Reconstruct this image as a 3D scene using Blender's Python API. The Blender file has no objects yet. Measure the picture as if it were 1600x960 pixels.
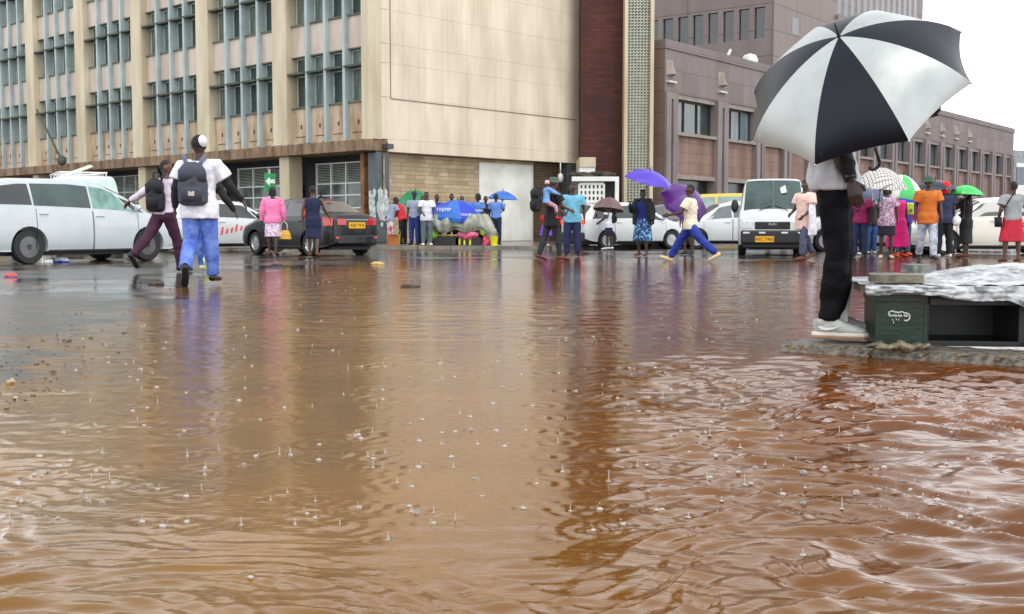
import bpy, bmesh, math, random
import numpy as np
from mathutils import Vector, Matrix, noise as mnoise
random.seed(7)
D = bpy.data
S = bpy.context.scene
COL = S.collection
R = math.radians

# ------------------------------------------------------------------ camera, world, sun, exposure
CAM_H = 0.72
F_PX = 1780.0
PITCH = math.atan(125 / F_PX)
cam_d = D.cameras.new('camera'); cam = D.objects.new('camera', cam_d); COL.objects.link(cam)
cam.location = (0, 0, CAM_H)
cam.rotation_euler = (math.pi / 2 - PITCH, 0, 0)
cam_d.sensor_width = 36; cam_d.lens = 36 * F_PX / 1600
cam_d.clip_start = 0.05; cam_d.clip_end = 2000
S.camera = cam
w = D.worlds.new('World'); S.world = w; w.use_nodes = True
nt = w.node_tree
bg = nt.nodes['Background']
sky = nt.nodes.new('ShaderNodeTexSky'); sky.sky_type = 'NISHITA'; sky.sun_disc = False
SUN_EL, SUN_AZ = R(55), R(150)          # sun azimuth measured clockwise from +Y
sky.sun_elevation = SUN_EL; sky.sun_rotation = SUN_AZ
sky.air_density = 1.0; sky.dust_density = 4.0; sky.ozone_density = 1.0
hs = nt.nodes.new('ShaderNodeHueSaturation'); hs.inputs['Saturation'].default_value = 0.12
mixw = nt.nodes.new('ShaderNodeMixRGB'); mixw.inputs[0].default_value = 0.72
mixw.inputs[2].default_value = (10.6, 10.8, 11.2, 1)
nt.links.new(sky.outputs[0], hs.inputs['Color']); nt.links.new(hs.outputs[0], mixw.inputs[1])
wtc = nt.nodes.new('ShaderNodeTexCoord'); wsp = nt.nodes.new('ShaderNodeSeparateXYZ'); wmr = nt.nodes.new('ShaderNodeMapRange')
nt.links.new(wtc.outputs['Generated'], wsp.inputs[0]); nt.links.new(wsp.outputs['Z'], wmr.inputs[0])
wmr.inputs[1].default_value = 0.0; wmr.inputs[2].default_value = 1.0; wmr.inputs[2].default_value = 0.9; wmr.inputs[3].default_value = 3.3; wmr.inputs[4].default_value = 1.5   # added gradient: low sky brightened to strengthen water reflections, zenith held down
wml = nt.nodes.new('ShaderNodeVectorMath'); wml.operation = 'SCALE'
nt.links.new(mixw.outputs[0], wml.inputs[0]); nt.links.new(wmr.outputs[0], wml.inputs['Scale'])
nt.links.new(wml.outputs[0], bg.inputs[0])
bg.inputs[1].default_value = 0.10
sl = D.lights.new('sun', 'SUN'); sl.energy = 1.0; sl.angle = R(20); sl.color = (1.0, 0.97, 0.92)
so = D.objects.new('sun', sl); COL.objects.link(so)
sd = Vector((math.sin(SUN_AZ) * math.cos(SUN_EL), math.cos(SUN_AZ) * math.cos(SUN_EL), math.sin(SUN_EL)))
so.rotation_euler = sd.to_track_quat('Z', 'Y').to_euler()
so.location = (0, 0, 60)
S.view_settings.view_transform = 'Standard'; S.view_settings.look = 'None'
S.view_settings.exposure = -0.35; S.view_settings.gamma = 1.0
S.view_settings.use_curve_mapping = False
S.cycles.use_denoising = True
S.cycles.max_bounces = 6; S.cycles.glossy_bounces = 4; S.cycles.transmission_bounces = 6
S.cycles.caustics_reflective = False; S.cycles.caustics_refractive = False
S.cycles.sample_clamp_indirect = 6

# ------------------------------------------------------------------ helpers
def at(u, v, z=0.0):
    """where the sight line of photo point (u, v) meets the height z"""
    a = (u - 800) / F_PX; b = (480 - v) / F_PX
    dy = math.cos(PITCH) + b * math.sin(PITCH); dz = -math.sin(PITCH) + b * math.cos(PITCH)
    t = (z - CAM_H) / dz
    return Vector((a * t, dy * t, z))
def along(u, o, d):
    """distance along the wall line o + t d that is seen at photo column u"""
    k = (u - 800) / F_PX
    return (k * o[1] - o[0]) / (d[0] - k * d[1])
def zat(v, Y):
    return CAM_H + (355 - v) * Y / F_PX

def srgb(r, g, b):
    f = lambda c: (c / 255 / 12.92) if c / 255 <= 0.04045 else ((c / 255 + 0.055) / 1.055) ** 2.4
    return (f(r), f(g), f(b))

MATS = {}
def mat(name, col, rough=0.6, var=0.12, scale=3.0, bump=0.0, bscale=40.0, metal=0.0, coat=0.0, spec=0.5, col2=None, detail=6, sheen=0, streak=None, trans=0.0):
    if name in MATS: return MATS[name]
    m = D.materials.new(name); m.use_nodes = True; n = m.node_tree; N = n.nodes; L = n.links
    p = N['Principled BSDF']
    p.inputs['Roughness'].default_value = rough; p.inputs['Metallic'].default_value = metal
    p.inputs['Coat Weight'].default_value = coat; p.inputs['Coat Roughness'].default_value = 0.05
    p.inputs['Specular IOR Level'].default_value = spec
    if trans: p.inputs['Transmission Weight'].default_value = trans
    if sheen: p.inputs['Sheen Weight'].default_value = sheen
    tc = N.new('ShaderNodeTexCoord')
    nz = N.new('ShaderNodeTexNoise'); nz.inputs['Scale'].default_value = scale; nz.inputs['Detail'].default_value = detail
    nz.inputs['Roughness'].default_value = 0.6
    if streak:
        mp = N.new('ShaderNodeMapping'); mp.inputs['Scale'].default_value = streak
        L.new(tc.outputs['Object'], mp.inputs[0]); L.new(mp.outputs[0], nz.inputs['Vector'])
    else:
        L.new(tc.outputs['Object'], nz.inputs['Vector'])
    cr = N.new('ShaderNodeValToRGB')
    c2 = col2 if col2 else tuple(max(0, c * (1 - 2.2 * var)) for c in col)
    c1 = col if col2 else tuple(min(1, c * (1 + var)) for c in col)
    cr.color_ramp.elements[0].position = 0.32; cr.color_ramp.elements[1].position = 0.62
    cr.color_ramp.elements[0].color = (*c2, 1); cr.color_ramp.elements[1].color = (*c1, 1)
    L.new(nz.outputs['Fac'], cr.inputs[0]); L.new(cr.outputs[0], p.inputs['Base Color'])
    if bump:
        b2 = N.new('ShaderNodeTexNoise'); b2.inputs['Scale'].default_value = bscale; b2.inputs['Detail'].default_value = 5
        L.new(tc.outputs['Object'], b2.inputs['Vector'])
        bp = N.new('ShaderNodeBump'); bp.inputs['Strength'].default_value = bump; bp.inputs['Distance'].default_value = 0.02
        L.new(b2.outputs['Fac'], bp.inputs['Height']); L.new(bp.outputs[0], p.inputs['Normal'])
    MATS[name] = m
    return m

def brickmat(name, c1, c2, mortar, bw, bh, ms, swap='xz', rough=0.75, off=0.5, sq=1.0, bump=0.5, stain=None, stainc=None, mf=0.0):
    """courses laid in the object's own x/z or y/z plane"""
    m = D.materials.new(name); m.use_nodes = True; n = m.node_tree; N = n.nodes; L = n.links
    p = N['Principled BSDF']; p.inputs['Roughness'].default_value = rough
    tc = N.new('ShaderNodeTexCoord'); sp = N.new('ShaderNodeSeparateXYZ'); cb = N.new('ShaderNodeCombineXYZ')
    L.new(tc.outputs['Object'], sp.inputs[0])
    L.new(sp.outputs['X' if swap == 'xz' else 'Y'], cb.inputs[0]); L.new(sp.outputs['Z'], cb.inputs[1])
    b = N.new('ShaderNodeTexBrick'); b.inputs['Scale'].default_value = 1; b.offset = off; b.squash = sq; b.squash_frequency = 3
    b.inputs['Brick Width'].default_value = bw; b.inputs['Row Height'].default_value = bh
    b.inputs['Mortar Size'].default_value = ms; b.inputs['Mortar Smooth'].default_value = 0.2
    b.inputs['Color1'].default_value = (*c1, 1); b.inputs['Color2'].default_value = (*c2, 1); b.inputs['Mortar'].default_value = (*mortar, 1)
    L.new(cb.outputs[0], b.inputs['Vector'])
    nz = N.new('ShaderNodeTexNoise'); nz.inputs['Scale'].default_value = 1.0; nz.inputs['Detail'].default_value = 8
    mp = N.new('ShaderNodeMapping'); mp.inputs['Scale'].default_value = (1.6, 1.6, 0.28)
    L.new(tc.outputs['Object'], mp.inputs[0]); L.new(mp.outputs[0], nz.inputs['Vector'])
    cr = N.new('ShaderNodeValToRGB'); cr.color_ramp.elements[0].position = 0.35; cr.color_ramp.elements[1].position = 0.65
    sc = stainc or (0.72, 0.7, 0.66)
    cr.color_ramp.elements[0].color = (*sc, 1); cr.color_ramp.elements[1].color = (1, 1, 1, 1)
    L.new(nz.outputs['Fac'], cr.inputs[0])
    mx = N.new('ShaderNodeMixRGB'); mx.blend_type = 'MULTIPLY'; mx.inputs[0].default_value = stain if stain is not None else 0.6
    L.new(b.outputs['Color'], mx.inputs[1]); L.new(cr.outputs[0], mx.inputs[2]); L.new(mx.outputs[0], p.inputs['Base Color'])
    bp = N.new('ShaderNodeBump'); bp.invert = True; bp.inputs['Strength'].default_value = bump; bp.inputs['Distance'].default_value = 0.02
    L.new(b.outputs['Fac'], bp.inputs['Height']); L.new(bp.outputs[0], p.inputs['Normal'])
    MATS[name] = m
    return m

class MB:
    """collects shapes into one mesh"""
    def __init__(s, M=None): s.v = []; s.f = []; s.mi = []; s.M = M or Matrix()
    def add(s, vs, fs, mi=0):
        o = len(s.v); s.v += [tuple(s.M @ Vector(p)) for p in vs]
        s.f += [tuple(i + o for i in f) for f in fs]; s.mi += [mi] * len(fs); return s
    def box(s, x0, x1, y0, y1, z0, z1, mi=0, M=None):
        vs = [(x, y, z) for z in (z0, z1) for y in (y0, y1) for x in (x0, x1)]
        if M is not None: vs = [tuple(M @ Vector(p)) for p in vs]
        return s.add(vs, [(0, 2, 3, 1), (4, 5, 7, 6), (0, 1, 5, 4), (2, 6, 7, 3), (0, 4, 6, 2), (1, 3, 7, 5)], mi)
    def prism(s, poly, z0, z1, mi=0):
        n = len(poly); vs = [(x, y, z0) for x, y in poly] + [(x, y, z1) for x, y in poly]
        fs = [tuple(range(n))[::-1], tuple(range(n, 2 * n))] + [(i, (i + 1) % n, n + (i + 1) % n, n + i) for i in range(n)]
        return s.add(vs, fs, mi)
    def tube(s, pts, rad, seg=8, mi=0, up=None, cap=True):
        """rad: list of r or (rx, ry); up: list/one vector giving the x axis of the ring"""
        pts = [Vector(p) for p in pts]; n = len(pts)
        rad = [rad] * n if not isinstance(rad, (list,)) else rad
        vs = []; fs = []; prev = None
        for i in range(n):
            t = (pts[min(i + 1, n - 1)] - pts[max(i - 1, 0)]).normalized()
            if up is not None: a = Vector(up)
            elif prev is not None: a = prev
            else: a = Vector((1, 0, 0)) if abs(t.x) < 0.8 else Vector((0, 1, 0))
            a = (a - t * a.dot(t)).normalized(); b = t.cross(a); prev = a
            r = rad[i]; rx, ry = (r, r) if not isinstance(r, (tuple, list)) else r
            for k in range(seg):
                q = 2 * math.pi * k / seg
                vs.append(pts[i] + a * (rx * math.cos(q)) + b * (ry * math.sin(q)))
        for i in range(n - 1):
            for k in range(seg):
                k2 = (k + 1) % seg
                fs.append((i * seg + k, i * seg + k2, (i + 1) * seg + k2, (i + 1) * seg + k))
        if cap:
            fs.append(tuple(range(seg))[::-1]); fs.append(tuple(range((n - 1) * seg, n * seg)))
        return s.add(vs, fs, mi)
    def lathe(s, prof, seg=16, c=(0, 0, 0), mi=0, axis='z', sx=1, sy=1, cap=True):
        vs = []; n = len(prof)
        for r, z in prof:
            for k in range(seg):
                q = 2 * math.pi * k / seg; x, y = r * math.cos(q) * sx, r * math.sin(q) * sy
                p = {'z': (x, y, z), 'y': (x, z, -y), 'x': (z, x, y)}[axis]
                vs.append((p[0] + c[0], p[1] + c[1], p[2] + c[2]))
        fs = [(i * seg + k, i * seg + (k + 1) % seg, (i + 1) * seg + (k + 1) % seg, (i + 1) * seg + k) for i in range(n - 1) for k in range(seg)]
        if cap: fs.append(tuple(range(seg))[::-1]); fs.append(tuple(range((n - 1) * seg, n * seg)))
        return s.add(vs, fs, mi)
    def ball(s, c, r, seg=12, rings=8, mi=0, M=None):
        rx, ry, rz = (r, r, r) if not isinstance(r, (tuple, list)) else r
        vs = [(0, 0, -rz)]
        for i in range(1, rings):
            a = -math.pi / 2 + math.pi * i / rings
            for k in range(seg):
                q = 2 * math.pi * k / seg
                vs.append((rx * math.cos(a) * math.cos(q), ry * math.cos(a) * math.sin(q), rz * math.sin(a)))
        vs.append((0, 0, rz)); t = len(vs) - 1
        fs = [(0, 1 + (k + 1) % seg, 1 + k) for k in range(seg)]
        for i in range(rings - 2):
            for k in range(seg):
                a = 1 + i * seg + k; b = 1 + i * seg + (k + 1) % seg
                fs.append((a, b, b + seg, a + seg))
        fs += [(t, 1 + (rings - 2) * seg + k, 1 + (rings - 2) * seg + (k + 1) % seg) for k in range(seg)]
        if M is not None: vs = [M @ Vector(p) for p in vs]
        vs = [(p[0] + c[0], p[1] + c[1], p[2] + c[2]) for p in vs]
        return s.add(vs, fs, mi)
    def mesh(s, name):
        me = D.meshes.new(name); me.from_pydata(s.v, [], s.f)
        if any(s.mi): me.polygons.foreach_set('material_index', s.mi)
        me.update(); return me
    def build(s, name, m, parent=None, smooth=False, bevel=0, loc=None, recalc=True):
        me = s.mesh(name)
        for x in (m if isinstance(m, (list, tuple)) else [m]): me.materials.append(x)
        if recalc:
            b = bmesh.new(); b.from_mesh(me); bmesh.ops.recalc_face_normals(b, faces=b.faces); b.to_mesh(me); b.free()
        return put(name, me, parent, smooth, bevel, loc)

def put(name, me, parent=None, smooth=False, bevel=0, loc=None):
    o = D.objects.new(name, me); COL.objects.link(o)
    if parent: o.parent = parent
    if loc is not None: o.location = loc
    if smooth:
        me.polygons.foreach_set('use_smooth', [True] * len(me.polygons))
        if smooth == 'auto':
            try: me.set_sharp_from_angle(angle=R(35))
            except Exception: pass
    if bevel:
        md = o.modifiers.new('bevel', 'BEVEL'); md.width = bevel; md.segments = 2; md.limit_method = 'ANGLE'
    return o

def tag(o, label=None, cat=None, group=None, kind=None):
    if label: o['label'] = label
    if cat: o['category'] = cat
    if group: o['group'] = group
    if kind: o['kind'] = kind
    return o
def thing(name, loc, rz, label, cat, group=None):
    o = D.objects.new(name, None); COL.objects.link(o); o.location = loc; o.rotation_euler = (0, 0, rz)
    o.empty_display_size = 0.2
    return tag(o, label, cat, group)

def bake(mb, voxel, smooth_it=2, wr=0.0, wscale=6.0, seed=0, stretch=(1, 1, 1)):
    """fuse a pile of closed shapes into one continuous surface"""
    me = mb.mesh('tmp')
    b = bmesh.new(); b.from_mesh(me); bmesh.ops.recalc_face_normals(b, faces=b.faces); b.to_mesh(me); b.free()
    o = D.objects.new('tmp', me); COL.objects.link(o)
    md = o.modifiers.new('r', 'REMESH'); md.mode = 'VOXEL'; md.voxel_size = voxel; md.use_smooth_shade = True
    if smooth_it:
        sm = o.modifiers.new('s', 'SMOOTH'); sm.iterations = smooth_it; sm.factor = 0.5
    dg = bpy.context.evaluated_depsgraph_get()
    out = D.meshes.new_from_object(o.evaluated_get(dg), depsgraph=dg)
    D.objects.remove(o); D.meshes.remove(me)
    if wr:
        n = len(out.vertices); co = np.empty(n * 3); no = np.empty(n * 3)
        out.vertices.foreach_get('co', co); out.vertices.foreach_get('normal', no)
        co = co.reshape(-1, 3); no = no.reshape(-1, 3)
        q = co * np.array(stretch) * wscale + seed * 3.7
        h = np.array([mnoise.noise(Vector(p)) + 0.5 * mnoise.noise(Vector(p * 2.3)) for p in q])
        h = (1 - np.abs(h) * 2.2)
        co = co + no * (h * wr)[:, None]
        out.vertices.foreach_set('co', co.ravel()); out.update()
    out.materials.clear()
    return out

def text_mesh(name, txt, size, m, parent, Mx, extrude=0.002):
    c = D.curves.new(name, 'FONT'); c.body = txt; c.size = size; c.extrude = extrude; c.align_x = 'CENTER'; c.align_y = 'CENTER'
    o = D.objects.new('t', c); COL.objects.link(o)
    dg = bpy.context.evaluated_depsgraph_get()
    me = D.meshes.new_from_object(o.evaluated_get(dg), depsgraph=dg); D.objects.remove(o)
    me.materials.clear(); me.materials.append(m)
    me.transform(Mx)
    return put(name, me, parent)

# ------------------------------------------------------------------ materials
concrete = lambda *a, **k: mat(*a, **k)
M_cream = mat('cream_plaster', srgb(208, 198, 172), 0.8, col2=srgb(180, 166, 138), scale=0.9, bump=0.15, bscale=25, streak=(1.2, 1.2, 0.25))
M_span = mat('spandrel_plaster', srgb(204, 192, 178), 0.8, col2=srgb(182, 166, 152), scale=1.4, bump=0.1, streak=(1.5, 1.5, 0.3))
M_spanst = mat('stained_plaster', srgb(200, 182, 160), 0.85, col2=srgb(150, 122, 90), scale=1.6, bump=0.1, streak=(1.6, 1.6, 0.35))
M_fin = mat('fin_paint', srgb(164, 178, 178), 0.6, var=0.10, scale=0.8)
M_canopy = mat('canopy_concrete', srgb(74, 82, 70), 0.8, var=0.2)
M_sill = mat('sill_concrete', srgb(92, 94, 80), 0.8, var=0.2)
M_ledge = mat('weathered_ledge', srgb(148, 124, 98), 0.9, col2=srgb(84, 62, 44), scale=1.4, bump=0.3, streak=(2, 2, 0.6))
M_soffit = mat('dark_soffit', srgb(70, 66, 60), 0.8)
M_frame = mat('window_frame_paint', srgb(190, 196, 188), 0.5)
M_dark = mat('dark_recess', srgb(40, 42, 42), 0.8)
M_white = mat('white_paint', srgb(226, 228, 224), 0.45, var=0.04)
M_black = mat('black_plastic', (0.012, 0.012, 0.013), 0.4, var=0.1)
M_rubber = mat('rubber', (0.018, 0.018, 0.018), 0.65, var=0.1, bump=0.2, bscale=60)
M_metal = mat('galvanised_metal', (0.5, 0.5, 0.5), 0.35, metal=0.9)
M_alloy = mat('alloy_rim', (0.55, 0.56, 0.58), 0.3, metal=0.85)
M_darkrim = mat('dark_rim', (0.13, 0.135, 0.14), 0.3, metal=0.7)
M_yplate = mat('yellow_plate', srgb(240, 178, 10), 0.4, var=0.03)
M_redlamp = mat('red_lamp_lens', (0.55, 0.015, 0.02), 0.12, coat=1, var=0.05)
M_clearlamp = mat('clear_lamp_lens', (0.75, 0.78, 0.76), 0.08, coat=1, var=0.1, scale=14)
def glass(name, col, rough=0.03):
    m = mat(name, col, rough, var=0.25, scale=1.5, coat=0.4, spec=0.7); return m
M_glass = glass('dark_glass', (0.02, 0.028, 0.028))
M_wglass = glass('building_glass', (0.035, 0.055, 0.055), 0.12)
M_curtain = mat('curtained_glass', srgb(120, 134, 124), 0.25, col2=srgb(50, 62, 60), scale=5, streak=(3, 3, 0.15))
M_greenglass = mat('green_tinted_glass', (0.22, 0.42, 0.36), 0.05, col2=(0.07, 0.16, 0.14), scale=2.6, coat=0.6)

def emis(name, col, st):
    m = D.materials.new(name); m.use_nodes = True; p = m.node_tree.nodes['Principled BSDF']
    p.inputs['Base Color'].default_value = (*col, 1); p.inputs['Emission Color'].default_value = (*col, 1)
    p.inputs['Emission Strength'].default_value = st
    nz = m.node_tree.nodes.new('ShaderNodeTexNoise'); nz.inputs['Scale'].default_value = 20
    m.node_tree.links.new(nz.outputs['Fac'], p.inputs['Roughness'])
    return m
M_lit = emis('lit_brake_lamp', (1.0, 0.05, 0.02), 2.6)
M_tube = emis('fluorescent_tube', (1.0, 0.98, 0.9), 3.0)

# ------------------------------------------------------------------ ground and flood water
def gheight(X, Y):
    """tarmac height above the flood level"""
    h = np.full(X.shape, -0.05)
    # left bank of gritty tarmac that stands just clear of the flood
    edge = np.interp(Y, [0, 5.0, 6.2, 7.5, 9.0, 10.2, 12.0, 14, 17, 25], [-4.0, -2.6, -2.55, -3.0, -3.25, -3.0, -3.4, -4.1, -4.3, -2.0])
    wob = 0.25 * np.sin(Y * 2.3 + 1) + 0.18 * np.sin(Y * 5.1) + 0.1 * np.sin(X * 6.0 + Y)
    d = (edge + wob - X)
    h = np.maximum(h, np.clip(d * 0.018, -0.05, 0.0) + np.clip(d * 0.006, 0, 0.004))
    far = Y - (24.6 + 0.5 * np.sin(X * 0.9) + 0.3 * np.sin(X * 2.3 + 1)) - np.clip(X - 6, 0, 3) * 1.0
    h = np.maximum(h, np.clip(far * 0.02, -0.05, 0.0) + np.clip(far * 0.003, 0, 0.004))
    return h
def grid_mesh(name, ys, sx, wfun, hfun):
    Y, Sx = np.meshgrid(ys, sx, indexing='ij')
    X = Sx * wfun(Y); Z = hfun(X, Y)
    ny, nx = X.shape
    co = np.stack([X, Y, Z], -1).reshape(-1, 3).astype(np.float32)
    i = np.arange(ny - 1)[:, None] * nx + np.arange(nx - 1)[None, :]
    q = np.stack([i, i + 1, i + nx + 1, i + nx], -1).reshape(-1, 4).astype(np.int32)
    me = D.meshes.new(name)
    me.vertices.add(len(co)); me.vertices.foreach_set('co', co.ravel())
    me.loops.add(q.size); me.loops.foreach_set('vertex_index', q.ravel())
    me.polygons.add(len(q)); me.polygons.foreach_set('loop_start', np.arange(0, q.size, 4, dtype=np.int32))
    me.update(calc_edges=True); me.validate()
    me.polygons.foreach_set('use_smooth', np.ones(len(q), dtype=bool))
    return me
def vnoise(X, Y, seed):
    """smooth value noise, vectorised"""
    rng = np.random.default_rng(seed); T = rng.random((256, 256)) * 2 - 1
    xi = np.floor(X).astype(int); yi = np.floor(Y).astype(int); fx = X - xi; fy = Y - yi
    fx = fx * fx * fx * (fx * (fx * 6 - 15) + 10); fy = fy * fy * fy * (fy * (fy * 6 - 15) + 10)
    g = lambda a, b: T[a & 255, b & 255]
    return (g(xi, yi) * (1 - fx) + g(xi + 1, yi) * fx) * (1 - fy) + (g(xi, yi + 1) * (1 - fx) + g(xi + 1, yi + 1) * fx) * fy
def ground_h(X, Y):
    h = gheight(X, Y)
    m = (Y > 3) & (Y < 40)
    return h + np.where(m, 0.0025 * vnoise(X * 1.3, Y * 1.3, 3) + 0.0012 * vnoise(X * 5, Y * 5, 4), 0)
ys = np.concatenate([[-60, -20, -6, -1], 1.2 * 1.013 ** np.arange(0, 270), [60, 90, 150, 300, 700]])
ys = np.unique(ys)
me = grid_mesh('road', ys, np.linspace(-1, 1, 260), lambda Y: 8 + 1.1 * np.abs(Y), ground_h)

def road_material():
    m = D.materials.new('wet_tarmac'); m.use_nodes = True; n = m.node_tree; N = n.nodes; L = n.links
    p = N['Principled BSDF']; tc = N.new('ShaderNodeTexCoord')
    def noise(sc, det=6, rough=.6):
        z = N.new('ShaderNodeTexNoise'); z.inputs['Scale'].default_value = sc; z.inputs['Detail'].default_value = det
        z.inputs['Roughness'].default_value = rough; L.new(tc.outputs['Object'], z.inputs['Vector']); return z
    big = noise(0.35, 5); fine = noise(60, 3); mid = noise(3.0, 6)
    cr = N.new('ShaderNodeValToRGB'); e = cr.color_ramp.elements
    e[0].position = 0.35; e[0].color = (0.045, 0.042, 0.040, 1); e[1].position = 0.68; e[1].color = (0.11, 0.095, 0.08, 1)
    L.new(mid.outputs['Fac'], cr.inputs[0])
    cr2 = N.new('ShaderNodeValToRGB'); e = cr2.color_ramp.elements
    e[0].position = 0.30; e[0].color = (0.5, 0.5, 0.5, 1); e[1].position = 0.7; e[1].color = (1.5, 1.45, 1.4, 1)
    L.new(fine.outputs['Fac'], cr2.inputs[0])
    mx = N.new('ShaderNodeMixRGB'); mx.blend_type = 'MULTIPLY'; mx.inputs[0].default_value = 0.8
    L.new(cr.outputs[0], mx.inputs[1]); L.new(cr2.outputs[0], mx.inputs[2]); L.new(mx.outputs[0], p.inputs['Base Color'])
    rr = N.new('ShaderNodeMapRange'); rr.inputs[1].default_value = 0.40; rr.inputs[2].default_value = 0.60
    rr.inputs[3].default_value = 0.04; rr.inputs[4].default_value = 0.24
    L.new(big.outputs['Fac'], rr.inputs[0]); L.new(rr.outputs[0], p.inputs['Roughness'])
    bs = N.new('ShaderNodeMapRange'); bs.inputs[1].default_value = 0.42; bs.inputs[2].default_value = 0.62
    bs.inputs[3].default_value = 0.06; bs.inputs[4].default_value = 0.30
    L.new(big.outputs['Fac'], bs.inputs[0])
    bp = N.new('ShaderNodeBump'); bp.inputs['Distance'].default_value = 0.006
    L.new(bs.outputs[0], bp.inputs['Strength']); L.new(fine.outputs['Fac'], bp.inputs['Height']); L.new(bp.outputs[0], p.inputs['Normal'])
    p.inputs['Specular IOR Level'].default_value = 0.6
    return m
me.materials.append(road_material())
tag(put('road', me), 'wet dark tarmac of the flooded street corner', kind='structure')

# rain drop hits on the flood
rng = np.random.default_rng(11)
DROPS = []
while len(DROPS) < 480:
    v = 425 + (400 if rng.random() < .92 else 510) * rng.random() ** 1.2; u = rng.uniform(-60, 1660)
    P = at(u, v)
    if gheight(np.array([P.x]), np.array([P.y]))[0] < -0.004 and not (P.x > 1.5 + (6.6 - P.y) * 0 and 5.7 < P.y < 7.9):
        DROPS.append((P.x, P.y, rng.random()))
def wave_h(X, Y):
    # gust strength: rough near the lens and to the right, calm in the middle
    near = np.clip((3.05 - Y) / 1.1, 0, 1)
    rgt = np.clip((X / np.maximum(Y, .5) - 0.045) / 0.10, 0, 1) * np.clip((7.5 - Y) / 2.6, 0, 1)
    lft = np.clip((-X / np.maximum(Y, .5) - 0.32) / 0.12, 0, 1) * np.clip((5.0 - Y) / 2.0, 0, 1)
    g = np.clip(np.maximum(np.maximum(near, rgt), lft * .6), 0, 1)
    g = g * g * (3 - 2 * g)
    wx = 0.30 * vnoise(X * 1.1, Y * 1.1, 21) + 0.10 * vnoise(X * 3.7, Y * 3.7, 22)
    wy = 0.22 * vnoise(X * 1.4 + 9, Y * 1.4, 23) + 0.07 * vnoise(X * 4.3, Y * 4.3, 24)
    def wv(lam, dx, dy, sharp=1.6, s=1.0):
        l = math.hypot(dx, dy); ph = 2 * math.pi * ((X + wx * s) * dx / l + (Y + wy * s) * dy / l) / lam
        return 2 * ((np.sin(ph) + 1) / 2) ** sharp - 1
    amp = 0.55 + 0.6 * vnoise(X * 1.7, Y * 2.2, 31); amp = np.clip(amp, 0.1, 1.2)
    right = np.clip((X + 0.2) / 1.0, 0, 1)
    h = 0.0040 * wv(0.25, 0.06, 1, 2.8) * amp * (1 - 0.4 * right)
    h += 0.0060 * wv(0.24, 0.62, 1.0, 2.6) * amp * right
    h += 0.0030 * wv(0.115, -0.22, 1, 2.2) * (0.6 + 0.4 * vnoise(X * 3, Y * 3, 33))
    h += 0.0022 * wv(0.085, 0.45, 1, 1.3) * (0.6 + 0.6 * vnoise(X * 5, Y * 5, 34))
    h += 0.0017 * wv(0.052, 0.15, 1, 1.6) * np.clip(vnoise(X * 4, Y * 6, 37) + .4, 0, 1) + 0.0026 * vnoise(X * 3.2, Y * 17, 35) + 0.0019 * vnoise(X * 8, Y * 36, 36) + 0.0002 * vnoise(X * 28, Y * 50, 38)
    out = h * g * 1.55
    # long low ripples everywhere
    calm = 0.0007 * wv(0.21, 0.2, 1, 1) + 0.0016 * vnoise(X * 3.5, Y * 6, 41) + 0.0009 * vnoise(X * 11, Y * 20, 42)
    patch = np.clip(0.8 + 0.9 * vnoise(X * 0.5, Y * 0.35, 43), 0.2, 1.7) * (1 + 0.9 * np.clip((-X / np.maximum(Y, .5) - 0.08) / 0.1, 0, 1))
    out = out + calm * patch * 1.5
    return out
ysw = 0.9 * 1.0045 ** np.arange(0, 772)
sxw = np.linspace(-1, 1, 1050)
def water_h(X, Y):
    h = wave_h(X, Y)
    for (dx, dy, s) in DROPS:
        if dy > 9: continue
        lam = 0.022 + 0.011 * dy; rr = lam * (2.2 + 1.2 * s)
        i0, i1 = np.searchsorted(ysw, dy - rr), np.searchsorted(ysw, dy + rr)
        if i1 <= i0: continue
        xs = X[i0:i1]; yy = Y[i0:i1]
        d = np.hypot(xs - dx, yy - dy); mk = d < rr
        h[i0:i1] += np.where(mk, 0.0014 * np.cos(d * 2 * math.pi / lam - 6 * s) * (1 - d / rr) ** 1.5, 0)
    return h
me = grid_mesh('water', ysw, sxw, lambda Y: 1.5 + 0.58 * Y, water_h)
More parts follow.
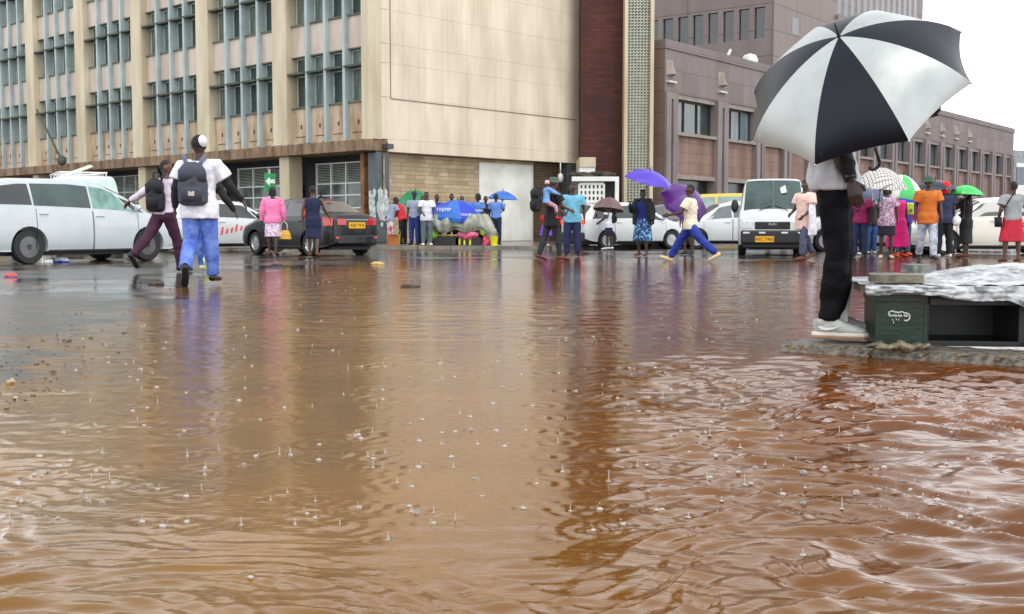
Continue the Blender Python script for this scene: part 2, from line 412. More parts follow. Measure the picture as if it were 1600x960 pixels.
def water_material():
    m = D.materials.new('muddy_flood_water'); m.use_nodes = True; n = m.node_tree; N = n.nodes; L = n.links
    p = N['Principled BSDF']; tc = N.new('ShaderNodeTexCoord')
    z = N.new('ShaderNodeTexNoise'); z.inputs['Scale'].default_value = 0.7; z.inputs['Detail'].default_value = 7; z.inputs['Distortion'].default_value = 0.8
    L.new(tc.outputs['Object'], z.inputs['Vector'])
    cr = N.new('ShaderNodeValToRGB'); e = cr.color_ramp.elements
    e[0].position = 0.3; e[0].color = (0.70, 0.68, 0.62, 1); e[1].position = 0.7; e[1].color = (1.1, 1.1, 1.1, 1)
    L.new(z.outputs['Fac'], cr.inputs[0])
    # redder silt comes in from the right, ochre silt stands in the middle and left
    sx_ = N.new('ShaderNodeSeparateXYZ'); L.new(tc.outputs['Object'], sx_.inputs[0])
    z2 = N.new('ShaderNodeTexNoise'); z2.inputs['Scale'].default_value = 0.9; z2.inputs['Detail'].default_value = 5; L.new(tc.outputs['Object'], z2.inputs['Vector'])
    ad = N.new('ShaderNodeMath'); ad.operation = 'MULTIPLY_ADD'; ad.inputs[1].default_value = 2.2; L.new(z2.outputs['Fac'], ad.inputs[0]); L.new(sx_.outputs['X'], ad.inputs[2])
    mr = N.new('ShaderNodeMapRange'); mr.inputs[1].default_value = 0.4; mr.inputs[2].default_value = 2.4; L.new(ad.outputs[0], mr.inputs[0])
    sm = N.new('ShaderNodeMixRGB'); sm.inputs[1].default_value = (0.205, 0.092, 0.0095, 1); sm.inputs[2].default_value = (0.150, 0.043, 0.0055, 1); L.new(mr.outputs[0], sm.inputs[0])
    ml = N.new('ShaderNodeMixRGB'); ml.blend_type = 'MULTIPLY'; ml.inputs[0].default_value = 1; L.new(sm.outputs[0], ml.inputs[1]); L.new(cr.outputs[0], ml.inputs[2])
    L.new(ml.outputs[0], p.inputs['Base Color'])
    p.inputs['Roughness'].default_value = 0.07; p.inputs['IOR'].default_value = 1.60; p.inputs['Specular Tint'].default_value = (1, .90, .74, 1)
    mp = N.new('ShaderNodeMapping'); mp.inputs['Scale'].default_value = (22, 64, 1); L.new(tc.outputs['Object'], mp.inputs[0])
    b = N.new('ShaderNodeTexNoise'); b.inputs['Scale'].default_value = 1.0; b.inputs['Detail'].default_value = 4; L.new(mp.outputs[0], b.inputs['Vector'])
    bp = N.new('ShaderNodeBump'); bp.inputs['Strength'].default_value = 0.32; bp.inputs['Distance'].default_value = 0.005
    L.new(b.outputs['Fac'], bp.inputs['Height']); L.new(bp.outputs[0], p.inputs['Normal'])
    return m
M_water = water_material(); me.materials.append(M_water)
tag(put('water', me), 'brown muddy flood water covering the road', kind='structure')

# splashes
sp = MB(); bb = MB()
for (x, y, s) in DROPS:
    k = 0.75 + 0.5 * random.random()
    if s < 0.14 and y < 9:
        r = (0.0045 + 0.0045 * random.random()) * k; bb.ball((x, y, 0), (r * 1.2, r * 1.2, r), 12, 8)
    elif s < 0.55:
        h = (0.008 + 0.018 * random.random() ** 2) * k
        sp.tube([(x, y, -.002), (x, y, h * .5), (x, y, h)], [.0036 * k, .0012 * k, .0008], 5); sp.ball((x, y, h + .001), .0017 * k, 6, 4)
        sp.ball((x, y, -.001), (.007 * k, .006 * k, .0026), 8, 4)
    else:
        for j in range(3):
            a = random.uniform(0, 6.28); rr = random.uniform(.002, .016) * k
            sp.ball((x + rr * math.cos(a), y + rr * math.sin(a), random.uniform(0, .016)), random.uniform(.0010, .0022) * k, 5, 4)
        sp.ball((x, y, 0), (.008 * k, .006 * k, .005 * k), 8, 5)
M_drop = mat('splash_water', (0.80, 0.76, 0.72), 0.1, trans=0.45, var=0.05)
M_bub = mat('bubble_film', (0.70, 0.60, 0.52), 0.05, trans=0.75, coat=1, var=0.05)
tag(sp.build('rain_splashes', M_drop, smooth=True), 'small splashes where raindrops hit the brown water', kind='stuff')
tag(bb.build('rain_bubbles', M_bub, smooth=True), 'small round bubbles floating on the brown water', kind='stuff')

# grit on the left bank
gr = MB()
for i in range(420):
    u = 170 * random.random() ** 2.0 * (1 if random.random() < .8 else 1.8) - 25; v = 500 + 205 * random.random() ** .8
    if random.random() < .35: u = random.uniform(-20, 270); v = random.uniform(418, 560)
    P = at(u, v); r = random.uniform(.003, .010) * (1.6 if random.random() < .06 else 1)
    if P.x > -2.0: continue
    gr.ball((P.x, P.y, .002), (r * random.uniform(.8, 1.4), r, r * .6), 5, 4)
tag(gr.build('gravel', mat('grit', (0.16, 0.14, 0.12), 0.3, var=0.45, scale=30)), 'loose wet grit lying at the left water edge', kind='stuff')

# pavement with kerb in front of the cream office block
d1 = Vector((-1880, 1780, 0)).normalized(); d2 = Vector((1780, 1880, 0)).normalized()
C0 = Vector((-5.24, 42, 0))
pv = [C0 + d1 * 46 - d2 * 3.0, C0 - d2 * 3.4 - d1 * 1.0 + d1 * 6, C0 - d2 * 4.6 - d1 * 1.5, Vector((-5.6, 38.0, 0)), Vector((-4.6, 37.0, 0)), Vector((-3.0, 36.6, 0)),
      Vector((1.2, 36.4, 0)), Vector((2.6, 37.2, 0)), Vector((3.8, 38.6, 0)), Vector((10.5, 45.5, 0)), Vector((45, 90, 0)), Vector((20, 95, 0)), C0 + d1 * 46 + d2 * 9]
M_pave = mat('wet_paving', srgb(120, 108, 96), 0.2, col2=srgb(70, 62, 56), scale=1.5, bump=0.2)
mb = MB(); mb.prism([(p.x, p.y) for p in pv], -0.1, 0.12)
tag(mb.build('pavement', M_pave, bevel=0.015), 'wet paved footway below the office block', kind='structure')
mb = MB()
for a, b in zip(pv[:10], pv[1:11]):
    n = max(1, int((b - a).length / 1.0))
    dd = (b - a) / n; q = math.atan2(dd.y, dd.x)
    for i in range(n):
        p = a + dd * i
        mb.box(0.006, dd.length - 0.006, -0.14, 0.0, -0.1, 0.115 + random.uniform(0, .012), M=Matrix.Translation(p) @ Matrix.Rotation(q, 4, 'Z'))
tag(mb.build('kerb', mat('kerb_concrete', srgb(134, 126, 114), 0.45, var=0.2, scale=2, bump=.2), bevel=0.01), 'concrete kerb stones edging the far footway', kind='structure')

# ------------------------------------------------------------------ cream office block
ang1 = math.atan2(d1.y, d1.x)
OB = thing('office_building', C0, ang1, 'cream concrete office block with blue-grey window fins and a blank side wall', 'building')
NB = 7; BAY = 5.65; NF = 4; FH = 3.21
L1 = 6.0 + BAY * (NB - 1); L2 = 11.97; TOP = 3.94 + NF * FH + 1.4
mb = MB(); mb.box(0.55, L1, -L2 + .3, -0.62, 3.94, TOP - .3)
mb.build('core_wall', M_span, OB)
mb = MB()
mb.box(0, 0.4, -0.62, 0, 3.942, TOP)
for k in range(NB): mb.box(5.05 + BAY * k, 6.0 + BAY * k, -0.62, 0, 3.942, TOP)
mb.build('pilaster', M_cream, OB, bevel=0.01)['kind'] = 'stuff'
mb = MB(); mb.box(0.4, L1, -0.60, -0.02, TOP - 0.9, TOP + .05); mb.build('parapet', M_cream, OB)
def opening_x(k): return (0.4 if k == 0 else 6.0 + BAY * (k - 1)), 5.05 + BAY * k
fins = MB(); cano = MB(); sills = MB(); spn = MB(); spn0 = MB(); holes = MB()
for k in range(NB):
    a, b = opening_x(k); sw = (b - a) / 4
    for i in range(1, 4):
        x = a + sw * i; fins.box(x - .075, x + .075, -0.55, -0.10, 3.943, TOP - .9)
        for f in range(NF):    # block joints
            pass
    for f in range(NF):
        zs = 5.40 + FH * f; zc = 6.71 + FH * f; zt = 7.34 + FH * f
        for i in range(4):
            x0 = a + sw * i + (.075 if i else 0); x1 = a + sw * (i + 1) - (.075 if i < 3 else 0)
            cano.box(x0, x1, -0.58, -0.03, zc - .05, zc + .03)
            sills.box(x0, x1, -0.58, -0.24, zs - .05, zs + .02)
            sills.box(x0, x1, -0.58, -0.26, zt, zt + .05)
            zb = 3.944 if f == 0 else zt - FH + .05
            (spn0 if f == 0 else spn).box(x0, x1, -0.6, -0.30, zb, zs - .05)
            if f == 0:
                xm = (x0 + x1) / 2; holes.box(xm - .05, xm + .05, -0.302, -0.292, zb + .62, zb + .78)
                holes.box(x0 + .2, x1 - .2, -0.302, -0.288, zb + .30, zb + .33)
fins.build('window_fin', M_fin, OB, bevel=0.008)['kind'] = 'stuff'
cano.build('window_canopy', M_canopy, OB)['kind'] = 'stuff'
sills.build('window_sill', M_sill, OB)['kind'] = 'stuff'
spn.build('spandrel', M_span, OB)['kind'] = 'stuff'; spn0.build('stained_spandrel', M_spanst, OB)['kind'] = 'stuff'
holes.build('weep_hole', mat('rust_stain', srgb(96, 58, 30), .9), OB)['kind'] = 'stuff'
# windows: frame with mullion, pane behind it
def win_meshes(W):
    f = MB()
    for z0, z1 in ((5.42, 6.66), (6.74, 7.34)):
        t = .045
        f.box(0, W, -.03, .03, z0, z0 + t); f.box(0, W, -.03, .03, z1 - t, z1)
        for x in (0, W - t): f.box(x, x + t, -.03, .03, z0 + t, z1 - t)
        f.box(W * .36, W * .36 + .03, -.028, .028, z0 + t, z1 - t)
    f.box(.0, .10, -.03, .06, 5.42, 7.34)
    g = MB(); g.box(.105, W - .02, -.02, .0, 5.44, 7.32)
    return f, g
fr_mb, pn_mb = win_meshes(1.0)
fr = fr_mb.mesh('window'); fr.materials.append(M_frame)
panes = []
for nm, mm in (('pane_dark', M_wglass), ('pane_curtain', M_curtain)):
    q = pn_mb.mesh('pane'); q.materials.append(mm); panes.append(q)
rest = MB(); restp = MB()
cnt = 0
for k in range(NB):
    a, b = opening_x(k); sw = (b - a) / 4
    for f in range(NF):
        for i in range(4):
            x0 = a + sw * i + .09
            if (f < 3 or (f == 3 and k >= 3)) and cnt < 100:
                o = put('window', fr, OB, loc=(x0, -0.5, FH * f)); put('pane', random.choice(panes + panes[:1]), o, loc=(0, 0, 0)); cnt += 1
            else:
                M = Matrix.Translation((x0, -0.5, FH * f))
                rest.M = M; rest.add(fr_mb.v, fr_mb.f); restp.M = M; restp.add(pn_mb.v, pn_mb.f)
rest.build('upper_window', M_frame, OB)['kind'] = 'stuff'; restp.build('upper_pane', M_wglass, OB)['kind'] = 'stuff'
# ledge beam and soffit
mb = MB(); mb.box(-0.02, L1 + .3, -0.9, 0.16, 3.52, 3.94); mb.build('ledge', M_ledge, OB, bevel=0.02)
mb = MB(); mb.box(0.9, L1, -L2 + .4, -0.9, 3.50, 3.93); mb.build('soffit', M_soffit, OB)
for i in range(26):   # clutter on the ledge
    pass
clut = MB()
for i in range(60):
    x = random.uniform(.2, 22); r = random.uniform(.03, .08); clut.ball((x, random.uniform(.0, .12), 3.94 + r * .3), (r * 1.4, r, r * .6), 6, 4)
clut.build('ledge_litter', mat('ledge_litter', srgb(150, 150, 140), .9, var=.5, scale=3), OB)['kind'] = 'stuff'
# blank side wall: panelled, local -y direction, outward -x
wallm = D.materials.new('panelled_side_wall'); wallm.use_nodes = True
def blankwall(m):
    n = m.node_tree; N = n.nodes; L = n.links; p = N['Principled BSDF']; p.inputs['Roughness'].default_value = .75
    tc = N.new('ShaderNodeTexCoord')
    def nz(scale, mapping, lo, hi, c0, c1):
        mp = N.new('ShaderNodeMapping'); mp.inputs['Scale'].default_value = mapping; L.new(tc.outputs['Object'], mp.inputs[0])
        z = N.new('ShaderNodeTexNoise'); z.inputs['Scale'].default_value = scale; z.inputs['Detail'].default_value = 7; L.new(mp.outputs[0], z.inputs['Vector'])
        cr = N.new('ShaderNodeValToRGB'); e = cr.color_ramp.elements; e[0].position = lo; e[1].position = hi; e[0].color = (*c0, 1); e[1].color = (*c1, 1)
        L.new(z.outputs['Fac'], cr.inputs[0]); return cr
    a = nz(1.0, (1, 1.1, .35), .35, .65, srgb(206, 190, 168), srgb(226, 212, 192))
    b = nz(1.0, (1, 5.0, .12), .3, .7, (.86, .85, .83), (1.03, 1.03, 1.03))
    mx = N.new('ShaderNodeMixRGB'); mx.blend_type = 'MULTIPLY'; mx.inputs[0].default_value = .8
    L.new(a.outputs[0], mx.inputs[1]); L.new(b.outputs[0], mx.inputs[2]); L.new(mx.outputs[0], p.inputs['Base Color'])
blankwall(wallm)
mb = MB()
zz = [3.52, 3.98, 5.53, 6.78, 7.49, 8.72, 9.97, 10.7, 11.93, 13.2, 13.9, 15.1, 16.4, 17.1, TOP]
for z0, z1 in zip(zz[:-1], zz[1:]):
    mb.box(0.0, 0.5, -L2, -0.622 if z0 > 3.9 else -.903, z0, z1 - 0.014)
mb.box(0.012, 0.5, -L2 + .01, -0.91, 3.53, TOP - .02)
mb.build('side_wall', wallm, OB)
mb = MB(); mb.tube([(-.02, -1.05, 20), (-.02, -1.05, 5.50), (-.02, -1.05, 5.48), (-.02, -L2 + .3, 5.42)], .014, 6)
mb.build('downpipe', mat('pipe_grey', srgb(120, 112, 100), .6), OB)
mb = MB(); mb.box(-.35, -.05, -.9, -.6, 3.60, 3.78); mb.tube([(-.02, -.2, 3.95), (-.1, -.5, 3.93), (-.2, -.75, 3.8)], .02, 6)
mb.build('floodlight', mat('grey_housing', srgb(70, 74, 76), .5), OB, bevel=.02)
# ground floor
mb = MB()
for k in range(NB):
    mb = MB(); mb.box(5.1 + BAY * k, 5.75 + BAY * k, -0.75, -0.1, 0.1, 3.52); mb.build('column', M_cream, OB, bevel=.02)
mb = MB(); mb.box(0.9, L1, -1.6, -1.35, .1, .85); mb.build('plinth', M_ledge, OB)
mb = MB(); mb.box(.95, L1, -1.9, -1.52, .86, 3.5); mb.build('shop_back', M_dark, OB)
M_gg = mat('ground_glass', srgb(108, 122, 118), .15, col2=srgb(52, 62, 60), scale=1.2)
for k in range(NB):
    a = 1.15 if k == 0 else 6.0 + BAY * (k - 1); b = 5.0 + BAY * k
    f = MB(); t = .05
    for z in (.86, 1.45, 1.95, 2.42, 3.22): f.box(a, b, -1.42, -1.34, z, z + t)
    for i in range(5):
        x = a + (b - a - t) * i / 4; f.box(x, x + t, -1.421, -1.338, .862, 3.272)
    o = f.build('louvre_window', M_white if k < 3 else M_frame, OB)
    s = MB()
    for j in range(11):
        z = 2.50 + j * .065
        s.box(a + t, b - t, -.045, .0, -.003, .003, M=Matrix.Translation((0, -1.38, z)) @ Matrix.Rotation(R(-35), 4, 'X'))
    s.build('louvre', M_frame, o)['kind'] = 'stuff'
    g = MB(); g.box(a + t, b - t, -1.40, -1.39, .9, 2.42); g.build('pane', M_gg, o)
mb = MB(); mb.box(.9, 1.12, -1.5, -.5, .1, 3.5); mb.build('brown_post', mat('brown_render', srgb(140, 100, 60), .8, var=.25), OB)
M_stone = brickmat('coursed_stone', srgb(196, 178, 146), srgb(168, 148, 118), srgb(132, 114, 90), 0.50, 0.16, 0.008, 'yz', sq=1.6, stain=.7)
M_stone2 = M_stone
mb = MB(); mb.box(.55, .9, -L2 + .2, -1.0, .1, 3.50)
mb.build('stone_wall', M_stone, OB)
# corrugated door in the stone wall
tA = along(751, C0 + d1 * .5, d2); tB = along(830, C0 + d1 * .5, d2)
mb = MB(); n = int((tB - tA) / .11)
pts = []
for i in range(n * 2 + 1):
    y = -(tA + (tB - tA) * i / (n * 2)); pts.append((.52 - (.035 if i % 2 else 0), y))
vs = [(x, y, z) for z in (.14, 3.30) for x, y in pts]; m_ = len(pts)
mb.add(vs, [(i, i + 1, m_ + i + 1, m_ + i) for i in range(m_ - 1)])
mb.box(.48, .54, -tA + .0, -tA + .08, .12, 3.34); mb.box(.48, .54, -tB - .08, -tB, .12, 3.34); mb.box(.48, .54, -tB, -tA, 3.30, 3.36)
mb.build('corrugated_door', mat('white_corrugated', srgb(228, 230, 224), .5, col2=srgb(206, 206, 198), scale=1.2), OB, recalc=False)
mb = MB(); tC = along(835, C0 + d1 * .5, d2); mb.box(.50, .6, -L2 + .25, -tC, .12, 3.49)
mb.build('dark_brick_bay', brickmat('dark_brick', srgb(112, 92, 72), srgb(92, 74, 58), srgb(60, 50, 42), .4, .12, .012, 'yz'), OB)
# corner column with torn posters
M_col = mat('grey_green_column', srgb(78, 88, 88), .5, var=.2, bump=.1)
mb = MB(); mb.box(-.02, .50, -.98, -.34, .1, 3.51)
cc = mb.build('corner_column', M_col, OB, bevel=.06)
mb = MB()
def blob(cx, cz, rx, rz, n=13):
    return [(cx + rx * math.cos(6.283 * i / n) * random.uniform(.6, 1.2), cz + rz * math.sin(6.283 * i / n) * random.uniform(.7, 1.15)) for i in range(n)]
for (cy, cz, ry, rz) in ((-.66, 1.75, .26, .28), (-.64, 1.25, .24, .28), (-.5, 1.5, .16, .5), (-.8, 1.6, .12, .4), (-.62, 1.5, .22, .42), (-.5, 2.0, .12, .2), (-.72, 2.02, .12, .16), (-.66, 1.1, .16, .16), (-.58, .82, .07, .12), (-.78, 1.55, .12, .3), (-.5, 1.2, .08, .2)):
    pl = blob(cy, cz, ry, rz); off = -.022 - random.uniform(0.002, .02)
    mb.add([(off, y, z) for y, z in pl] + [(off + .002, y, z) for y, z in pl], [tuple(range(13)), tuple(range(13, 26))[::-1]] + [(i, (i + 1) % 13, 13 + (i + 1) % 13, 13 + i) for i in range(13)])
for (cx, cz, ry, rz) in ((.24, 1.7, .2, .3), (.2, 1.25, .2, .25), (.2, 1.5, .17, .4), (.1, 2.0, .1, .18), (.3, 1.1, .14, .15), (.34, 1.9, .1, .2)):
    pl = blob(cx, cz, ry, rz); off = -.336 + random.uniform(0.002, .02)
    mb.add([(x, off, z) for x, z in pl] + [(x, off - .002, z) for x, z in pl], [tuple(range(13)), tuple(range(13, 26))[::-1]] + [(i, (i + 1) % 13, 13 + (i + 1) % 13, 13 + i) for i in range(13)])
mb.build('torn_poster', mat('poster_paper', srgb(214, 220, 220), .6, col2=srgb(130, 145, 142), scale=6), cc)
mb = MB(); mb.tube([(-.06, -.66, 3.4), (-.06, -.66, 1.9)], .035, 8); mb.build('pipe', mat('rusty_pipe', srgb(176, 166, 150), .6, col2=srgb(120, 80, 50), scale=2), cc)
# end column
mb = MB(); mb.box(.05, .45, -L2 + .1, -L2 + .75, .1, 3.5); mb.build('end_column', M_col, OB, bevel=.02)
mb = MB(); mb.lathe([(.0, 2.55), (.10, 2.6), (.13, 2.75), (.10, 2.9), (.03, 2.95)], 10, (-.05, -L2 + 1.35, .1)); mb.tube([(-.05, -L2 + 1.35, 3.0), (-.05, -L2 + 1.35, 3.5)], .03, 6)
mb.build('globe_lamp', M_white, OB, smooth=True)
# green arrow sign
P = at(424, 403); sgp = Vector(((424 - 800) / F_PX * 43.5, 43.5, 0))
sg = thing('direction_sign', (sgp.x, sgp.y, 0), R(25), 'small green board with a white arrow behind the woman in pink', 'sign')
mb = MB(); mb.tube([(0, .03, .1), (0, .03, 2.9)], .03, 8); mb.build('post', M_metal, sg)
mb = MB(); mb.box(-.22, .22, -.02, .01, 2.05, 2.75); mb.build('board', mat('sign_green', srgb(20, 140, 80), .4), sg, bevel=.01)
mb = MB(); mb.add([(x, y, z) for y in (-.026, -.021) for x, z in ((-.18, 2.45), (-.02, 2.62), (-.02, 2.52), (.18, 2.52), (.18, 2.38), (-.02, 2.38), (-.02, 2.28))],
                  [tuple(range(7)), tuple(range(7, 14))[::-1]] + [(i, (i + 1) % 7, 7 + (i + 1) % 7, 7 + i) for i in range(7)]); mb.build('arrow', M_white, sg)

# ------------------------------------------------------------------ low yard structure, brick tower, lattice tower
Y0 = 50.0
X = lambda u, Y: (u - 800) / F_PX * Y
yd = thing('yard_shelter', (X(893, 47), 47, 0), 0, 'white framed shelter with a pierced block wall between the buildings', 'shelter')
xs = lambda u, Y=47: X(u, Y) - X(893, 47)
mb = MB(); mb.box(xs(893), xs(966), -.1, .25, zat(284, 47), zat(277, 47)); mb.box(xs(960), xs(966), -.1, .1, .1, zat(284, 47)); mb.build('frame', M_white, yd)
mb = MB()
x0, x1 = xs(905), xs(943); z0, z1 = .1, zat(288, 47)
nx_, nz_ = 6, 10
for i in range(nx_ + 1): x = x0 + (x1 - x0) * i / nx_; mb.box(x - .045, x + .045, .05, .22, z0, z1)
for j in range(nz_ + 1): z = z0 + (z1 - z0) * j / nz_; mb.box(x0, x1, .048, .222, z - .05, z + .05)
mb.build('pierced_wall', M_white, yd)
mb = MB(); mb.box(xs(893), xs(962), .5, .6, .1, zat(284, 47)); mb.build('back_wall', mat('grey_back', srgb(150, 150, 140), .8), yd)
mb = MB(); mb.box(xs(944), xs(961), .3, .45, .1, zat(284, 47)); mb.build('doorway', M_dark, yd)
mb = MB()
for i in range(40):
    r = random.uniform(.06, .2); mb.ball((random.uniform(xs(895), xs(958)), random.uniform(.1, .5), zat(276, 47) + random.uniform(.0, .12)), (r * 1.6, r, r * .6), 6, 4)
jk = mb.build('roof_junk', mat('roof_junk', srgb(66, 62, 52), .9, var=.6, scale=2), yd)
lw = thing('link_block', (X(930, 47.6), 47.6, 0), 0, 'low cream link block with a white band beside the office end', 'building')
mb = MB(); mb.box(X(905, 47.6) - X(930, 47.6), 0.0, 0, 4, zat(262, 47.6), zat(247, 47.6)); mb.build('wall', M_cream, lw)
mb = MB(); mb.box(X(905, 47.6) - X(930, 47.6), -.02, .05, 4, .1, zat(262.3, 47.6)); mb.build('band', M_white, lw)
rb = thing('brick_tower', (X(906, 49.6), 49.6, 0), 0, 'tall dark red brick block between the cream wall and the lattice', 'building')
M_red = brickmat('dark_red_brick', srgb(92, 34, 24), srgb(66, 20, 15), srgb(50, 26, 20), .42, .14, .012, 'xz', stain=.9, stainc=(.55, .5, .5), rough=.7)
mb = MB(); mb.box(0, X(976, 49.6) - X(906, 49.6), 0, 3, 0, 30); mb.build('wall', M_red, rb)
lt = thing('lattice_tower', (X(973, 49), 49, 0), 0, 'tall stair tower of pale lattice blocks with cream edges', 'tower')
Wl = X(1018, 49) - X(973, 49)
mb = MB(); mb.box(0, .14, -.25, 1.0, 0, 30); mb.box(Wl - .14, Wl, -.25, 1.0, 0, 30); mb.build('edge', M_cream, lt)
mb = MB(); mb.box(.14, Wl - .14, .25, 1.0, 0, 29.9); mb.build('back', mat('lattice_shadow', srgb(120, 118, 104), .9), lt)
mb = MB(); cell = .125; n = int((Wl - .28) / cell); cw = (Wl - .28) / n
for j in range(int(29 / cell)):
    for i in range(n):
        x = .14 + cw * i; z = .3 + j * cell
        # slanting block, each row stepped
        mb.add([(x, -.05, z), (x + cw, -.05, z + cell * .62), (x + cw, -.05, z + cell * 1.05), (x, -.05, z + cell * .43),
                (x, .2, z), (x + cw, .2, z + cell * .62), (x + cw, .2, z + cell * 1.05), (x, .2, z + cell * .43)],
               [(0, 1, 2, 3), (7, 6, 5, 4), (0, 4, 5, 1), (3, 2, 6, 7)])
for i in range(n + 1): mb.box(.14 + cw * i - .018, .14 + cw * i + .018, -.04, .2, .3, 29.5)
mb.build('lattice', mat('lattice_block', srgb(186, 188, 172), .8, var=.08), lt)

# ------------------------------------------------------------------ brown civic building and tower behind it
e1 = Vector((1379, 1780, 0)).normalized(); angB = math.atan2(e1.y, e1.x); OBr = Vector((6.63, 50, 0))
BB = thing('brown_building', OBr, angB, 'long two-storey brown stone building with pilasters and dark windows', 'building')
tb = lambda u: along(u, OBr, e1)
LB = tb(1578)
M_bst = brickmat('brown_stone', srgb(130, 120, 118), srgb(118, 108, 106), srgb(110, 96, 90), 1.5, .95, .014, 'xz', off=0, stain=.5)
M_bpan = brickmat('pink_brown_tile', srgb(146, 120, 108), srgb(136, 110, 98), srgb(110, 88, 78), .8, .45, .010, 'xz', off=0, stain=.8, stainc=(.6, .52, .48))
M_bside = brickmat('brown_stone_side', srgb(128, 110, 102), srgb(120, 104, 96), srgb(92, 80, 74), 1.5, .95, .014, 'yz', off=0, stain=.5)
mb = MB(); mb.box(.01, LB, .0, 10, 6.6, 8.45); mb.build('parapet', M_bst, BB)
mb = MB(); mb.box(-.03, .0, .0, 12, 0, 8.45); mb.build('side_wall', M_bside, BB)
mb = MB(); mb.box(-.06, LB + .05, -.06, .3, 8.452, 8.84); mb.box(-.06, .25, .302, 12, 8.452, 8.84)
mb.build('coping', M_bst, BB, bevel=.02)
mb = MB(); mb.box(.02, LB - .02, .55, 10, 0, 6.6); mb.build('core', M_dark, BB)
mb = MB(); mb.box(.011, LB - .01, .12, .5, 3.05, 4.78); mb.build('tile_panel', M_bpan, BB)
pil = [(0.0, 1.0), (4.76, 5.82)]
x = 8.9
while x < LB - 1: pil.append((x, x + .95)); x += 3.2
pil.append((LB - .9, LB))
pm = MB(); lamp_led = MB()
for i, (a, b) in enumerate(pil):
    for c, d in ((a, a + (b - a) * .40), (a + (b - a) * .60, b)): pm.box(c, d, -.12, .5, 0, 6.598)
    pm.box(a + (b - a) * .4, a + (b - a) * .6, .03, .5, 0, 6.3); pm.box(a + (b - a) * .4, a + (b - a) * .6, -.12, .5, 6.3, 6.597)
pm.build('pilaster', mat('pilaster_stone', srgb(130, 120, 118), .8, var=.14, scale=1.2, streak=(1.5, 1.5, .3)), BB)['kind'] = 'stuff'
for i, (a, b) in enumerate(pil[:14]):
    c = (a + b) / 2 - .05; s = MB()
    s.add([(c - .3, 0, 7.32), (c + .3, 0, 7.32), (c + .3, 0, 7.97), (c - .3, 0, 7.97), (c + .12, -.28, 7.36), (c - .12, -.28, 7.36), (c, -.03, 7.95)],
          [(0, 1, 4, 5), (1, 2, 6, 4), (0, 5, 6, 3), (5, 4, 6), (2, 3, 6), (0, 3, 2, 1)])
    s.build('stone_stud', mat('stud_stone', srgb(152, 142, 134), .8), BB)
    s = MB(); s.box(c - .35, c + .35, -.16, -.0, 7.0, 7.08); s.build('stud_ledge', mat('pale_ledge', srgb(205, 200, 190), .7), BB)
M_bwin = mat('dark_window_frame', srgb(50, 46, 42), .5)
li = MB(); frs = 0
for i in range(len(pil) - 1):
    a = pil[i][1]; b = pil[i + 1][0]
    if b - a < .4: continue
    # lintel above ground opening and sill
    li.box(a, b, .0, .5, 2.86, 3.05); li.box(a, b, -.08, .5, 4.78, 4.92); li.box(a, b, .05, .5, 6.39, 6.596)
    W = b - a
    f = MB(Matrix.Translation((a, 0, 0))); t = .06
    f.box(.0, W, .3, .4, 4.921, 4.98); f.box(.0, W, .3, .4, 6.32, 6.389)
    nm = 4 if W > 3 else 3
    for j in range(nm): x = (W - t) * j / (nm - 1); f.box(x, x + t, .299, .401, 4.98, 6.32)
    o = f.build('window', M_bwin, BB)
    g = MB(Matrix.Translation((a, 0, 0))); g.box(.02, W - .02, .36, .37, 4.95, 6.35)
    g.build('pane', M_wglass if i in (0, 3, 6) else (mat('blue_glass', srgb(118, 134, 142), .1, col2=srgb(44, 52, 54), scale=1.1, streak=(2, 2, .2))), o)
    if i < 2:
        tl = MB(Matrix.Translation((a, 0, 0))); tl.box(W * .56, W * .9, .45, .52, 6.10, 6.14); tl.build('ceiling_tube', M_tube, o)
    g = MB(Matrix.Translation((a, 0, 0))); g.box(.05, W - .05, .42, .47, 0, 2.85); g.build('opening_shade', mat('opening_shade_dark', (.02, .022, .022), .2), BB)  # dark sheet standing in for the shade inside the ground-floor opening
li.build('lintel', mat('lintel_stone', srgb(144, 134, 126), .8), BB)['kind'] = 'stuff'
mb = MB(); mb.lathe([(0, 8.8), (.38, 8.85), (.42, 9.05), (.3, 9.3), (0, 9.4)], 14, (tb(1184), .6, 0)); mb.build('roof_dome', M_white, BB, smooth=True)
mb = MB(); mb.tube([(tb(1140), .3, 8.8), (tb(1143), .2, 9.2)], .07, 6); mb.build('roof_light', M_white, BB)

# tower
TC = Vector((X(1203, 85), 85, 0)); e2 = Vector((-e1.y, e1.x, 0))
TW = thing('office_tower', TC, angB, 'tall brown stone tower rising behind the two-storey building', 'building')
RT = along(1432, TC, e1); LT_ = 34; HT = 27
M_tw = brickmat('tower_stone', srgb(130, 120, 118), srgb(120, 110, 107), srgb(92, 80, 74), 7.0, 1.9, .03, 'yz', off=0, stain=.4)
M_tw2 = brickmat('tower_stone_front', srgb(136, 124, 120), srgb(132, 120, 116), srgb(104, 92, 84), 4.0, 1.9, .03, 'xz', off=0, stain=.4)
zt0, zt1 = zat(67, 86), zat(20, 86)
mb = MB()
f0 = []
for (z0, z1, y0, y1) in ((0, zt0, 0, LT_), (zt1, HT, 0, LT_)): mb.box(-.3, 0, y0, y1, z0, z1)
Lw = lambda u: along(u, TC, e2)
tws = [Lw(u) for u in (1192, 1168, 1144, 1120, 1097, 1074, 1051, 1028, 1005, 985)]
mb.box(-.3, 0, 0, tws[0], zt0, zt1)
prev = None
for i, t in enumerate(tws[:-1]):
    nx2 = tws[i + 1]; mb.box(-.3, 0, t + (nx2 - t) * .68, nx2, zt0, zt1)
mb.box(-.3, 0, tws[-1], LT_, zt0, zt1)
mb.build('left_wall', M_tw, TW)
